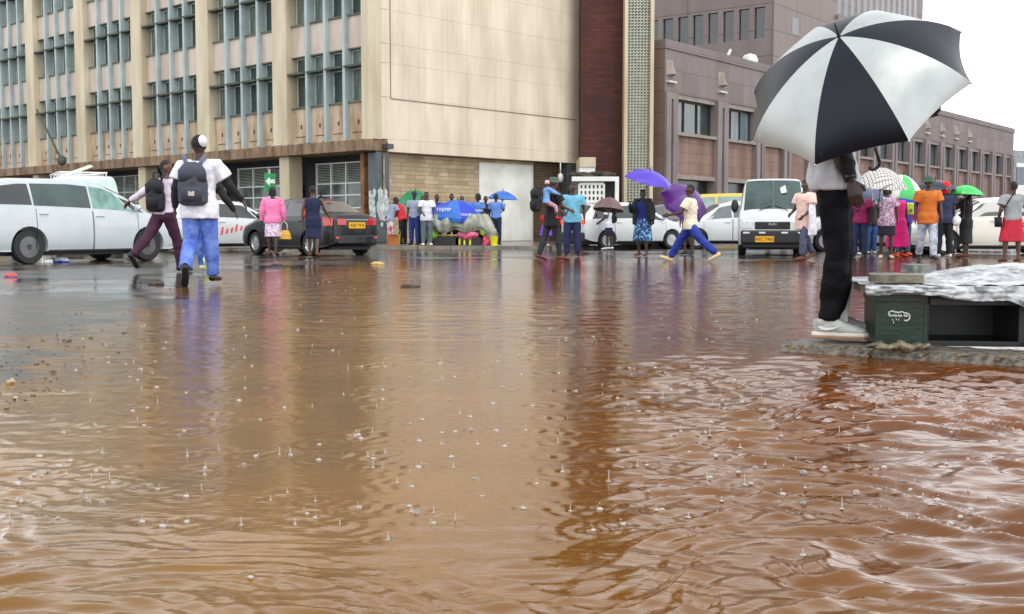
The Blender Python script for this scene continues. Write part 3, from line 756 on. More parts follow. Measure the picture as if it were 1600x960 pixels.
for i, t in enumerate(tws[:-1]):
    g = MB(); g.box(-.1, -.04, t, t + (tws[i + 1] - t) * .68, zt0, zt1); g.build('window', M_glass, TW)
mb = MB(); mb.box(.002, RT, -.0, .3, 0, HT); mb.build('front_wall', M_tw2, TW)
mb = MB(); mb.box(RT, RT + .01, .3, 20, 0, HT); mb.build('end_wall', M_tw, TW)
a = along(1231, TC, e1); b = along(1241, TC, e1); g = MB(); g.box(a, b, -.012, .0, zat(56, 87), zat(30, 87)); g.build('window', M_glass, TW)
a = along(1300, TC, e1); g = MB(); n = 14
for i in range(n): x = a + (RT - 1.2 - a) * i / n; g.box(x, x + (RT - 1.2 - a) / n * .55, -.014, .0, zat(22, 93), zat(-60, 93))
g.build('window_strip', mat('grey_glass', srgb(96, 102, 104), .2), TW)['kind'] = 'stuff'
g = MB(); g.box(a - .4, RT - .6, -.3, -.015, zat(34, 93), zat(26, 93)); g.build('string_course', M_tw2, TW)
# far right small building
FB = thing('far_building', (X(1578, 100), 100, 0), R(20), 'small grey flat-roofed building at the far right edge', 'building')
mb = MB(); mb.box(0, 14, 0, 8, 0, zat(236, 100)); mb.build('wall', mat('grey_render', srgb(150, 156, 160), .8), FB)
mb = MB(); mb.box(.4, 3.0, -.05, 0, zat(302, 100), zat(262, 100)); mb.build('window', mat('grey_pane', srgb(110, 120, 126), .2), FB)
mb = MB(); mb.box(.3, 14, -.1, -.002, zat(262, 100), zat(256, 100)); mb.build('band', M_white, FB)
sgn = thing('roadside_sign', (X(1592, 44), 44, 0), 0, 'white upright sign board at the far right edge', 'sign')
mb = MB(); mb.box(-.35, .7, -.03, .03, 1.1, zat(290, 44)); mb.build('board', M_white, sgn, bevel=.01)
mb = MB(); mb.tube([(-.3, 0, 0), (-.3, 0, 1.1)], .03); mb.tube([(.6, 0, 0), (.6, 0, 1.1)], .03); mb.build('post', M_metal, sgn)


# ------------------------------------------------------------------ vehicles
def paint(name, col, rough=0.25, metal=0.0): return mat(name, col, rough, var=0.04, scale=1.5, coat=0.8, metal=metal)
P_silver = paint('silver_paint', srgb(192, 200, 203), .3, .1)
P_white = paint('white_car_paint', srgb(208, 212, 212))
P_cream = paint('cream_car_paint', srgb(222, 218, 204))
P_grey = mat('graphite_paint', (.007, .009, .011), .3, var=.05, coat=.35, spec=.4)
P_dark = paint('near_black_paint', srgb(30, 34, 38), .25, .3)
P_yellow = paint('yellow_car_paint', srgb(226, 200, 90))
M_trim = mat('black_trim', (.02, .02, .022), .5, var=.1)

class Shape:
    """lofted car shell: plan, roof line and belt line as functions of the length"""
    def __init__(s, L, W, top, belt, sill=.22, roofw=.60, hoodw=.80, taper=.20, nose=.45, tail=.35, gh=None, noset=.24, tailt=.16):
        s.L, s.W, s.top, s.belt, s.sill = L, W, top, belt, sill
        s.roofw, s.hoodw, s.nose, s.tail, s.gh = roofw, hoodw, nose, tail, gh
        s.noset, s.tailt = noset, tailt
    def zt(s, x):
        xs_, zs_ = zip(*s.top); k = 0
        for d in (-.06, -.03, 0, .03, .06): k += np.interp(x + d, xs_, zs_)
        return k / 5
    def zb(s, x):
        xs_, zs_ = zip(*s.belt); return min(np.interp(x, xs_, zs_), s.zt(x) - .045)
    def hw(s, x):
        h = s.W / 2; L = s.L / 2
        if x > L - s.nose: q = (x - (L - s.nose)) / s.nose; h *= 1 - s.noset * q ** 2.4
        if x < -L + s.tail: q = (-L + s.tail - x) / s.tail; h *= 1 - s.tailt * q ** 2.6
        return h
    def ring(s, x):
        w = s.hw(x); zt = s.zt(x); zb = s.zb(x); L = s.L / 2
        zs = s.sill + .10 * max(0, (x - (L - .5)) / .5) ** 2 + .12 * max(0, (-L + .5 - x) / .5) ** 2
        g = min(1, max(0, (zt - zb - .05) / (max(z for _, z in s.top) - max(z for _, z in s.belt))))
        wr = w * (s.hoodw * (1 - g) + (s.roofw / .5 * .5) * g) if True else 0
        h = zb - zs
        return [(0, zs), (w * .86, zs), (w * .965, zs + .05), (w, zs + .38 * h), (w * .99, zs + .74 * h), (w * .955, zb),
                ((w * .955 + wr) / 2 * 1.01, (zb + zt - .05) / 2 + .01), (wr, zt - .055 - .02 * g), (wr * .72, zt - .012), (0, zt)]
    def pt(s, x, t, side=1, off=0.0):
        def ev(x, t):
            P = s.ring(x); t = max(0, min(8.999, t)); i = int(t); f = t - i
            g = lambda j: Vector(P[max(0, min(9, j))])
            p0, p1, p2, p3 = g(i - 1), g(i), g(i + 1), g(i + 2)
            q = .5 * ((2 * p1) + (p2 - p0) * f + (2 * p0 - 5 * p1 + 4 * p2 - p3) * f * f + (3 * p1 - p0 - 3 * p2 + p3) * f ** 3)
            return Vector((x, q[0], q[1]))
        p = ev(x, t)
        if off:
            a = ev(x + .02, t) - ev(x - .02, t); b = ev(x, min(8.99, t + .06)) - ev(x, t - .06)
            n = a.cross(b).normalized(); 
            if n.y < -1e-6 or (abs(n.y) < .3 and n.z < 0): n = -n
            p = p + n * off
        return Vector((p.x, max(p.y, 0) * side if t < 8.99 or True else 0, p.z))
    def shell(s):
        L = s.L / 2; xsn = list(np.arange(-L, L, .07)) + [L]; xsn = [-L, -L + .015, -L + .04] + xsn[1:-1] + [L - .04, L - .015, L]
        xsn = sorted(set(round(x, 4) for x in xsn)); ts = [i / 4 for i in range(37)]
        m = MB(); rings = []
        for x in xsn:
            e = 1.0
            d = min(L - x, x + L)
            if d < .05: e = .93 + .07 * math.sqrt(max(0, 1 - ((.05 - d) / .05) ** 2))
            r = [s.pt(x, t) for t in ts]; zc = sum(p.z for p in r) / len(r)
            r = [Vector((p.x, p.y * e, zc + (p.z - zc) * e)) for p in r]
            full = r + [Vector((p.x, -p.y, p.z)) for p in reversed(r[1:-1])]
            full[0] = Vector((full[0].x, 0, full[0].z)); full[36] = Vector((full[36].x, 0, full[36].z)); rings.append(full)
        n = len(rings[0])
        for r in rings: m.v += [tuple(p) for p in r]
        for i in range(len(rings) - 1):
            for k in range(n): k2 = (k + 1) % n; m.f.append((i * n + k, i * n + k2, (i + 1) * n + k2, (i + 1) * n + k))
        m.f.append(tuple(range(n))[::-1]); m.f.append(tuple(range((len(rings) - 1) * n, len(rings) * n)))
        m.mi = [0] * len(m.f)
        return m
    def patch(s, poly, off=.006, th=.012, side=1, nx=10, nt=5):
        """poly: function a,b in 0..1 -> (x, t)"""
        m = MB(); top = []; bot = []
        for i in range(nx + 1):
            for j in range(nt + 1):
                x, t = poly(i / nx, j / nt); top.append(s.pt(x, t, side, off)); bot.append(s.pt(x, t, side, off - th))
        N_ = (nx + 1) * (nt + 1); W_ = nt + 1; f = []
        for i in range(nx):
            for j in range(nt):
                a = i * W_ + j; q = (a, a + 1, a + W_ + 1, a + W_); f.append(q); f.append(tuple(N_ + k for k in q[::-1]))
        ed = [(j, j + 1) for j in range(nt)] + [(nx * W_ + j + 1, nx * W_ + j) for j in range(nt)] + [((i + 1) * W_, i * W_) for i in range(nx)] + [(i * W_ + nt, (i + 1) * W_ + nt) for i in range(nx)]
        f += [(a, b, N_ + b, N_ + a) for a, b in ed]
        return m.add(top + bot, f)
def quad(x00, x10, x11, x01, t0, t1):
    """x at (bottom rear, bottom front, top front, top rear)"""
    def g(a, b):
        xb = x00 + (x10 - x00) * a; xt = x01 + (x11 - x01) * a
        return xb + (xt - xb) * b, (t0 if not callable(t0) else t0(a)) + ((t1 if not callable(t1) else t1(a)) - (t0 if not callable(t0) else t0(a))) * b
    return g
def wheel(parent, x, y, r, side, rim=M_alloy, w=.19, spokes=5):
    o = MB(); yo = y; s_ = side
    prof = [(r * .62, -w / 2), (r * .93, -w / 2), (r, -w / 2 + .03), (r, w / 2 - .03), (r * .93, w / 2), (r * .66, w / 2), (r * .62, w / 2 - .02)]
    o.lathe(prof + prof[:1], 28, (x, y, r), axis='y', cap=False)
    t = o.build('tyre', M_rubber, None, smooth='auto')
    wh = D.objects.new('wheel', None); COL.objects.link(wh); wh.parent = parent; t.parent = wh
    m = MB(); yf = y + s_ * (w / 2 - .03)
    m.lathe([(0, -.01), (r * .64, -.01), (r * .64, .01), (0, .01)], 24, (x, yf - s_ * .06, r), axis='y')
    for i in range(spokes):
        a = 2 * math.pi * i / spokes + .3; M = Matrix.Translation((x, yf, r)) @ Matrix.Rotation(a, 4, 'Y')
        m.box(-r * .10, r * .10, -.012, .012, r * .10, r * .60, M=M)
    m.lathe([(r * .56, -.02), (r * .66, -.02), (r * .66, .022), (r * .60, .022), (r * .56, .0)], 24, (x, yf, r), axis='y')
    m.lathe([(0, -.02), (r * .17, -.02), (r * .15, .02), (0, .02)], 12, (x, yf, r), axis='y')
    m.build('rim', rim, wh, smooth='auto')
def make_car(name, label, cat, loc, heading, sh, m_paint, wb, r, wins, wind, rear, group=None, doors=(), rim=M_alloy, sides=(1, -1), gm=M_glass, gms=None, lamps=True, bumper=M_trim, lit=False, plate='', xoff=0, handles=True, mir=None, sk=True):
    c = thing(name, loc, heading, label, cat, group)
    body = sh.shell().build('body', m_paint, c, smooth=True)
    # wheel arches
    cut = MB()
    for x in (wb / 2 + xoff, -wb / 2 + xoff):
        for s_ in (1, -1): cut.lathe([(r + .055, -.3), (r + .055, .3)], 32, (x, s_ * (sh.W / 2 - .0), r + .01), axis='y')
    co = cut.build('cut', M_trim, c); bpy.context.view_layer.update()
    md = body.modifiers.new('arch', 'BOOLEAN'); md.object = co; md.operation = 'DIFFERENCE'; md.solver = 'EXACT'
    dg = bpy.context.evaluated_depsgraph_get(); nm = D.meshes.new_from_object(body.evaluated_get(dg), depsgraph=dg)
    body.modifiers.clear(); body.data = nm; D.objects.remove(co)
    nm.polygons.foreach_set('use_smooth', [True] * len(nm.polygons)); nm.set_sharp_from_angle(angle=R(38))
    ub = MB(); ub.box(-sh.L / 2 + .25, sh.L / 2 - .3, -sh.W / 2 + .26, sh.W / 2 - .26, .16, .5); ub.build('underbody', M_trim, c)
    for s_ in sides:
        for x in (wb / 2 + xoff, -wb / 2 + xoff): wheel(c, x, s_ * (sh.W / 2 - .12), r, s_, rim)
        for i, q in enumerate(wins):
            g = gms[i] if gms else gm
            e = MB(); fr_ = sh.patch(quad(*q), .004, .012, s_, 14, 5).build('side_window', g, c, smooth='auto')
        for (a, b) in doors:
            for xx, ww in ((a, .012), (b, .012)):
                sh.patch(quad(xx, xx + ww, xx + ww, xx, 1.6, 5.0), .0015, .01, s_, 1, 14).build('door_gap', M_trim, c)
            sh.patch(quad(a, b, b, a, 1.55, 1.62), .0015, .01, s_, 6, 1).build('door_gap', M_trim, c)
            if handles:
                x0 = a + .12 if heading is not None else a; p = sh.pt(a + .16, 4.55, s_, .01)
                h = MB(); h.tube([p + Vector((-.09, 0, 0)), p + Vector((-.07, s_ * .025, .004)), p + Vector((.07, s_ * .025, .004)), p + Vector((.09, 0, 0))], .013, 6); h.build('door_handle', m_paint, c, smooth=True)
        if sk: sh.patch(quad(-wb / 2 + r + .07 + xoff, wb / 2 - r - .07 + xoff, wb / 2 - r - .07 + xoff, -wb / 2 + r + .07 + xoff, 1.0, 1.9), .004, .012, s_, 8, 2).build('side_skirt', bumper if bumper is not m_paint else M_trim, c)
        if mir is not None:
            p = sh.pt(mir, 5.3, s_, 0); q = MB(); q.ball((p.x + .02, p.y + s_ * .10, p.z + .06), (.06, .10, .075), 12, 8); q.tube([p, p + Vector((.02, s_ * .07, .05))], .02, 6)
            q.build('door_mirror', m_paint, c, smooth=True)
    for nm_, q in (('windscreen', wind), ('rear_window', rear)):
        if q is None: continue
        for s_ in (1,):
            m = MB()
            a_ = sh.patch(quad(*q), .006, .012, 1, 6, 8); b_ = sh.patch(quad(*q), .006, .012, -1, 6, 8)
            m.add(a_.v, a_.f); m.add(b_.v, b_.f); m.build(nm_, gm, c, smooth='auto')
    return c
def end_box(c, nm, m, x, y0, y1, z0, z1, d=.02, bev=.01, rx=0):
    b = MB(); xx = sorted((x, x + d)); b.box(xx[0], xx[1], y0, y1, z0, z1); return b.build(nm, m, c, bevel=bev)
def plate_on(c, x, z, txt, face, y=0, m=M_yplate, w_=.50, h_=.15):
    p = end_box(c, 'number_plate', m, x, y - w_ / 2, y + w_ / 2, z - h_ / 2, z + h_ / 2, .012 * face, .004)
    Mx = Matrix.Translation((x + .016 * face, y, z)) @ Matrix.Rotation(R(90 * face), 4, 'Z') @ Matrix.Rotation(R(90), 4, 'X')
    text_mesh('plate_text', txt, h_ * .72, M_black, p, Mx, .001)

# silver people carrier at the left, heading away to the right
dv = Vector((1.6, 2.3, 0)).normalized(); hd = math.atan2(dv.y, dv.x)
right = Vector((dv.y, -dv.x, 0))
wb = 2.75; rearc = Vector((-9.41, 22.1, 0)) - right * .76
cen = rearc + dv * (wb / 2) 
sh = Shape(4.75, 1.80, [(-2.4, 1.12), (-2.33, 1.30), (-2.12, 1.58), (-1.5, 1.68), (-.4, 1.70), (.35, 1.64), (.95, 1.40), (1.45, 1.08), (1.75, .97), (2.1, .86), (2.3, .74), (2.4, .60)],
           [(-2.4, 1.10), (-1.0, 1.07), (1.3, 1.00), (1.8, .92), (2.4, .66)], sill=.24, roofw=.72, hoodw=.84)
mpv = make_car('people_carrier', 'silver white people carrier with tinted windows cut by the left edge of the photo', 'car', cen, hd, sh, P_silver, wb, .335,
    [(-2.12, -1.28, -1.30, -1.95, lambda a: 5.25, lambda a: 6.72), (-1.24, .02, .02, -1.24, 5.22, 6.75), (.07, 1.02, .62, .07, 5.22, lambda a: 6.75), (1.08, 1.30, 1.0, .74, 5.22, 6.5)],
    (1.40, .52, .52, 1.40, 7.1, 8.99), (-2.36, -2.10, -2.10, -2.36, 7.1, 8.99), doors=((-1.22, .03), (.05, 1.12)), rim=M_darkrim,
    gms=[M_glass, mat('tinted_side_glass', (.05, .09, .085), .06, col2=(.02, .035, .035), scale=1.2, coat=.4), M_greenglass, M_glass], bumper=P_silver, mir=1.05)
sh.patch(quad(1.95, 2.30, 2.20, 1.75, 3.9, 5.1), .005, .012, -1).build('headlight', M_clearlamp, mpv, smooth='auto')
sh.patch(quad(-2.35, -2.15, -2.15, -2.35, 3.9, 5.6), .005, .012, -1).build('tail_lamp', M_redlamp, mpv, smooth='auto')

# graphite saloon seen from behind, heading away to the left
rl = Vector((-4.72, 28.0, 0)); 
Y_f = 30.2
fl = Vector((X(397, Y_f), Y_f, 0)); dv = (fl - Vector((X(487, 28.2), 28.2, 0))).normalized(); hd = math.atan2(dv.y, dv.x); left = Vector((-dv.y, dv.x, 0))
wb = 2.55; rearc = Vector((X(487, 28.2), 28.2, 0)) - left * .74; cen = rearc + dv * (wb / 2)
sh = Shape(4.3, 1.69, [(-2.15, .93), (-2.08, 1.04), (-1.75, 1.07), (-1.55, 1.10), (-.85, 1.40), (-.3, 1.47), (.3, 1.45), (1.15, 1.06), (1.35, .98), (1.9, .86), (2.1, .72), (2.15, .6)],
           [(-2.15, .90), (-1.6, .96), (0, .93), (1.2, .90), (2.15, .62)], sill=.21, roofw=.66, hoodw=.78, nose=.5, tail=.75, tailt=.24)
sed = make_car('saloon_car', 'dark grey saloon seen from behind with red rear lamps and yellow plate', 'car', cen, hd, sh, P_grey, wb, .30,
    [(-1.22, -.10, -.12, -.86, 5.2, 6.7), (-.05, .98, .38, -.05, 5.2, 6.7)], (1.18, .42, .42, 1.18, 7.1, 8.99), (-1.60, -.92, -.92, -1.60, 7.12, 8.99),
    doors=((-1.1, -.07), (-.03, 1.0)), bumper=P_grey, mir=.9, sides=(1, -1), gm=mat('saloon_glass', (.045, .055, .06), .05, coat=.5, scale=2))
for s_ in (1, -1): sh.patch(quad(-2.10, -1.86, -1.80, -2.10, 4.0, 5.25), .006, .014, s_).build('tail_lamp', M_redlamp, sed, smooth='auto')
for s_ in (1, -1): end_box(sed, 'tail_lamp', M_redlamp, -2.14, s_ * .44 - .13, s_ * .44 + .13, .76, .92, -.025, .02)
for s_ in (1, -1): end_box(sed, 'reflector', M_redlamp, -2.14, s_ * .52 - .10, s_ * .52 + .10, .43, .49, -.03, .01)
end_box(sed, 'bumper', P_grey, -2.10, -.56, .56, .30, .52, -.07, .03); end_box(sed, 'chrome_strip', M_metal, -2.15, -.36, .36, .885, .91, -.012, .004)
end_box(sed, 'brake_light', M_redlamp, -1.0, -.1, .1, 1.37, 1.40, -.02, .004)
plate_on(sed, -2.165, .76, 'AEB 7416', -1)
b = MB(); b.tube([(-.5, 0, 1.46), (-.62, 0, 1.52), (-.72, 0, 1.48)], [.04, .02, .01], 6); b.build('roof_fin', P_grey, sed)

# small white car behind the saloon, red script on its door
sh = Shape(4.0, 1.68, [(-2.0, 1.0), (-1.9, 1.3), (-1.6, 1.48), (-.6, 1.52), (.2, 1.46), (.95, 1.08), (1.2, 1.0), (1.8, .84), (2.0, .62)], [(-2.0, .98), (0, .94), (1.1, .9), (2.0, .62)], sill=.22, roofw=.70, hoodw=.82)
wc = make_car('hatchback_car', 'small white car with faded red script along its door behind the dark saloon', 'car', (X(352, 33), 33.4, 0), R(32), sh, P_white, 2.45, .30,
    [(-1.55, -.55, -.55, -1.45, 5.2, 6.7), (-.5, .62, .25, -.5, 5.2, 6.7), (.68, .92, .55, .40, 5.22, 6.4)], (1.0, .3, .3, 1.0, 7.1, 8.99), (-1.96, -1.65, -1.65, -1.96, 7.1, 8.99), doors=((-.6, .5), (.52, .98)), mir=.75)
sh.patch(quad(1.55, 1.93, 1.80, 1.45, 4.0, 5.0), .006, .012, -1).build('headlight', M_clearlamp, wc, smooth='auto')
sh.patch(quad(1.15, 1.95, 1.85, 1.3, 1.6, 2.6), .006, .012, -1).build('black_flash', M_trim, wc)
M_scr = mat('faded_red_script', srgb(214, 90, 100), .5)
for i in range(7):   # slanting red script, too faint to read
    x = -.5 + i * .14; sh.patch(quad(x, x + .07, x + .11, x + .05, 3.0 + i * .12, 3.55 + i * .12 + (.3 if i in (0, 3) else 0)), .005, .008, -1, 2, 2).build('script_mark', M_scr, wc)

# white minibus with ladder rack behind the people carrier
def bus_shape(L=4.6, W=1.72, H=1.98):
    h = L / 2
    return Shape(L, W, [(-h, 1.5), (-h + .1, H - .12), (-h + .35, H - .02), (0, H), (h - 1.15, H - .02), (h - .95, H - .08), (h - .42, 1.20), (h - .25, 1.08), (h - .08, .98), (h, .78)],
                 [(-h, 1.18), (h - .5, 1.12), (h - .2, 1.0), (h, .74)], sill=.24, roofw=.78, hoodw=.86, nose=.35, tail=.2, noset=.13, tailt=.07)
sh = bus_shape(4.7, 1.75, 2.12)
vb = make_car('minibus', 'white high-roofed minibus half hidden behind the silver people carrier', 'minibus', (X(128, 31) - .2, 31.6, 0), R(-62), sh, P_white, 2.5, .33,
    [(-2.1, -.9, -.9, -2.1, 5.2, 6.75), (-.8, .3, .3, -.8, 5.2, 6.75), (.4, 1.6, 1.3, .4, 5.2, 6.75)], (1.85, 1.45, 1.42, 1.85, 7.1, 8.99), None, gm=mat('pale_glass', srgb(186, 210, 202), .1, coat=.4), mir=1.5)
b = MB()
for i in range(9): b.box(1.12 - .004 * i, 1.135, -.62 + i * .14, -.62 + i * .14 + .09, 1.99, 2.05)
b.build('faded_lettering', mat('pale_lilac_letters', srgb(180, 180, 214), .5), vb)
b = MB()
for y in (-.6, .6): b.tube([(-1.6, y, 2.2), (.6, y, 2.2)], .025, 6)
for x in (-1.5, -.8, -.1, .5): b.tube([(x, -.62, 2.2), (x, .62, 2.2)], .02, 6); b.tube([(x, -.6, 2.08), (x, -.6, 2.2)], .02, 6); b.tube([(x, .6, 2.08), (x, .6, 2.2)], .02, 6)
b.build('roof_rack', M_metal, vb)
pl = thing('long_plank', (0, 0, 0), 0, 'long pale plank lying slanted on the rack of the minibus', 'plank')
a = Vector((X(100, 30.5), 30.5, zat(277, 30.5))); c_ = Vector((X(145, 31.8), 31.8, zat(261, 31.8))); pl.location = a; e = c_ - a
b = MB(); b.tube([(0, 0, 0), e], [(.10, .05)] * 2, 4); b.build('board', mat('pale_board', srgb(206, 214, 200), .6), pl)
pole = thing('leaning_pole', (0, 0, 0), 0, 'thin dark pole leaning up against the office ledge at the left', 'pole')
a = Vector((X(101, 56), 56.0, zat(252, 56))); e = Vector((X(57, 57), 57.6, zat(172, 57))) - a; pole.location = a
b = MB(); b.tube([(0, 0, 0), e], .05, 6); b.build('shaft', M_canopy, pole)
b = MB(); b.ball((0, 0, 0), (.25, .2, .25), 8, 6); b.build('clamp', M_canopy, pole)

# white hatchback with brake lamps lit, facing away to the right
sh = Shape(4.1, 1.69, [(-2.05, .95), (-1.98, 1.15), (-1.72, 1.44), (-1.2, 1.52), (-.2, 1.53), (.35, 1.46), (1.1, 1.06), (1.3, .98), (1.85, .86), (2.05, .62)], [(-2.05, .93), (0, .96), (1.1, .9), (2.05, .62)], sill=.24, roofw=.70, hoodw=.82)
wg = make_car('estate_car', 'white hatchback seen from behind with both orange-red brake lamps lit', 'car', (X(968, 37) + .25, 37.5, 0), R(28), sh, P_white, 2.5, .30,
    [(-1.78, -1.0, -1.0, -1.55, 5.2, 6.7), (-.94, 0, 0, -.94, 5.2, 6.7), (.06, .95, .45, .06, 5.2, 6.7)], (1.12, .45, .45, 1.12, 7.1, 8.99), (-1.96, -1.72, -1.72, -1.96, 7.12, 8.99), doors=((-.97, .02), (.04, 1.0)), mir=.85)
for s_ in (1, -1): end_box(wg, 'tail_lamp', M_lit, -2.0, s_ * .60 - .13, s_ * .60 + .13, .80, .96, -.06, .03)
end_box(wg, 'roof_lamp', M_lit, -1.66, -.08, .08, 1.42, 1.48, -.1, .01)
end_box(wg, 'bumper', M_trim, -2.0, -.72, .72, .24, .55, -.12, .04); plate_on(wg, -2.06, .70, 'ACL 5102', -1)
for s_ in (1, -1): end_box(wg, 'reflector', M_lit, -2.125, s_ * .62 - .04, s_ * .62 + .04, .44, .50, -.02, .01)  # reflectors are no lamps, the glow is added through the lamp material

# black car with lit tail lamp beyond the white hatchback
sh = Shape(4.3, 1.7, [(-2.15, .95), (-2.0, 1.10), (-1.7, 1.42), (-1.1, 1.50), (-.2, 1.5), (.35, 1.44), (1.1, 1.05), (1.9, .86), (2.15, .6)], [(-2.15, .92), (0, .94), (1.1, .9), (2.15, .62)], sill=.22, roofw=.68, hoodw=.82)
bc = make_car('saloon_car', 'black car with red lit tail lamps behind the woman in the blue dress', 'car', (X(1046, 38.5), 39.4, 0), R(50), sh, P_dark, 2.5, .30,
    [(-1.4, -.1, -.1, -1.2, 5.2, 6.7), (0, 1.0, .4, 0, 5.2, 6.7)], (1.15, .45, .45, 1.15, 7.1, 8.99), (-1.95, -1.62, -1.62, -1.95, 7.12, 8.99))
for s_ in (1, -1): end_box(bc, 'tail_lamp', M_lit, -2.05, s_ * .66 - .12, s_ * .66 + .12, .78, .98, -.1, .03)
plate_on(bc, -2.165, .72, 'AFA 3380', -1)
# white car crossing behind the running man
sh = Shape(4.5, 1.75, [(-2.25, 1.0), (-2.15, 1.2), (-1.85, 1.52), (-1.2, 1.60), (.1, 1.60), (.5, 1.5), (1.2, 1.08), (1.9, .92), (2.25, .66)], [(-2.25, 1.0), (0, .98), (1.2, .92), (2.25, .66)], sill=.24, roofw=.70, hoodw=.82)
wx = make_car('estate_car', 'white estate car crossing between the running man and the minibus front', 'car', (X(1150, 37.5) , 38.6, 0), R(184), sh, P_white, 2.65, .32,
    [(-2.0, -1.0, -1.0, -1.75, 5.2, 6.7), (-.94, .1, .1, -.94, 5.2, 6.7), (.16, 1.1, .6, .16, 5.2, 6.7)], (1.22, .55, .55, 1.22, 7.1, 8.99), None, doors=((-.97, .12), (.14, 1.1)), gm=mat('grey_car_glass', (.12, .14, .15), .06, coat=.4))
sh.patch(quad(1.9, 2.2, 2.1, 1.8, 4.0, 5.0), .006, .012, 1).build('headlight', M_clearlamp, wx, smooth='auto')
# yellow van behind
sh = bus_shape(4.4, 1.7, 2.05)
yv = make_car('minibus', 'yellow-roofed van partly hidden behind the white car', 'van', (X(1150, 44), 45.2, 0), R(150), sh, P_yellow, 2.4, .33,
    [(-2.0, -.9, -.9, -2.0, 5.2, 6.75), (-.8, .3, .3, -.8, 5.2, 6.75), (.4, 1.5, 1.2, .4, 5.2, 6.75)], (1.75, 1.3, 1.3, 1.75, 7.1, 8.99), None, gm=mat('pale_glass2', srgb(150, 176, 172), .1, coat=.4))
# white minibus facing the camera
sh = bus_shape(4.8, 1.74, 1.98)
MBc = Vector((X(1208, 28.2), 28.2, 0)); hd = R(-101)
fwd = Vector((math.cos(hd), math.sin(hd), 0))
mb_ = make_car('minibus', 'white minibus facing the camera with black bumper and yellow plate', 'minibus', MBc - fwd * 2.4, hd, sh, P_white, 2.6, .33,
    [(-2.1, -.9, -.9, -2.1, 5.2, 6.75), (-.8, .3, .3, -.8, 5.2, 6.75), (.4, 1.55, 1.25, .4, 5.2, 6.75)], (2.02, 1.42, 1.42, 2.02, 7.15, 8.99), None, gm=mat('minibus_glass', (.05, .09, .085), .05, col2=(.015, .03, .03), scale=2.2, coat=.6), mir=None)
f = 2.4
end_box(mb_, 'bumper', M_trim, f - .12, -.80, .80, .30, .64, .20, .05)
end_box(mb_, 'bumper_lip', M_trim, f - .3, -.74, .74, .20, .32, .28, .03)
end_box(mb_, 'grille', M_trim, f - .05, -.46, .40, .66, .85, .065, .02)
for i in range(3): end_box(mb_, 'grille_bar', M_black, f + .012, -.42, .36, .69 + i * .05, .705 + i * .05, .012, .003)
gt = text_mesh('grille_badge', 'ISUZU', .07, M_white, mb_, Matrix.Translation((f + .03, -.03, .79)) @ Matrix.Rotation(R(90), 4, 'Z') @ Matrix.Rotation(R(90), 4, 'X'))
for s_ in (1, -1):
    sh.patch(quad(2.10, 2.385, 2.36, 2.08, 4.2, 5.3), .006, .014, s_).build('headlight', M_clearlamp, mb_, smooth='auto')
    end_box(mb_, 'headlight', M_clearlamp, f - .10, (.42 if s_ > 0 else -.76), (.76 if s_ > 0 else -.48), .67, .88, .11, .03)
for y in (-.66, -.28, .26, .66): end_box(mb_, 'fog_lamp', M_white, f + .07, y - .08, y + .08, .555, .60, .02, .01)
plate_on(mb_, f + .085, .42, 'AFC 7465', 1, y=-.22, w_=.46)
for y in (-.35, .35):
    b = MB(); p0 = sh.pt(2.08, 8.2, 1 if y > 0 else -1, .02); p1 = sh.pt(2.0, 8.9, 1 if y > 0 else -1, .02)
    b.tube([(p0.x + .02, y, p0.z), (p1.x - .06, y * .1, p1.z + .05)], .01, 5); b.build('wiper', M_black, mb_)
b = MB(); b.ball((0, 0, 0), (.05, .10, .17), 10, 8); q = b.build('door_mirror', M_black, mb_, smooth=True); q.location = (1.75, .98, 1.30)
b = MB(); b.ball((0, 0, 0), (.05, .10, .17), 10, 8); q = b.build('door_mirror', M_black, mb_, smooth=True); q.location = (1.75, -.95, 1.25)
b = MB(); p = sh.pt(1.62, 8.5, 1, .012); b.box(-.01, .01, -.07, .07, -.16, .16, M=Matrix.Translation(p) @ Matrix.Rotation(R(10), 4, 'X') @ Matrix.Rotation(R(-48), 4, 'Y')); b.build('windscreen_paper', M_white, mb_)
# cream saloon behind the crowd at the right
sh = Shape(4.6, 1.75, [(-2.3, .95), (-2.2, 1.06), (-1.75, 1.1), (-1.0, 1.44), (-.3, 1.50), (.3, 1.46), (1.15, 1.06), (1.35, .99), (1.95, .88), (2.2, .74), (2.3, .6)],
           [(-2.3, .92), (0, .96), (1.2, .92), (2.3, .62)], sill=.22, roofw=.68, hoodw=.8)
cs = make_car('saloon_car', 'cream white saloon parked behind the queue at the right', 'car', (X(1555, 29.5) - .1, 29.8, 0), R(176), sh, P_cream, 2.65, .32,
    [(-1.35, -.12, -.12, -.95, 5.2, 6.7), (-.06, 1.0, .4, -.06, 5.2, 6.7)], (1.18, .42, .42, 1.18, 7.1, 8.99), (-1.75, -1.05, -1.05, -1.75, 7.12, 8.99), doors=((-1.2, -.09), (-.04, 1.05)), bumper=P_cream, mir=.9)
sh.patch(quad(1.85, 2.2, 2.1, 1.75, 3.9, 5.0), .006, .012, 1).build('headlight', M_clearlamp, cs, smooth='auto')
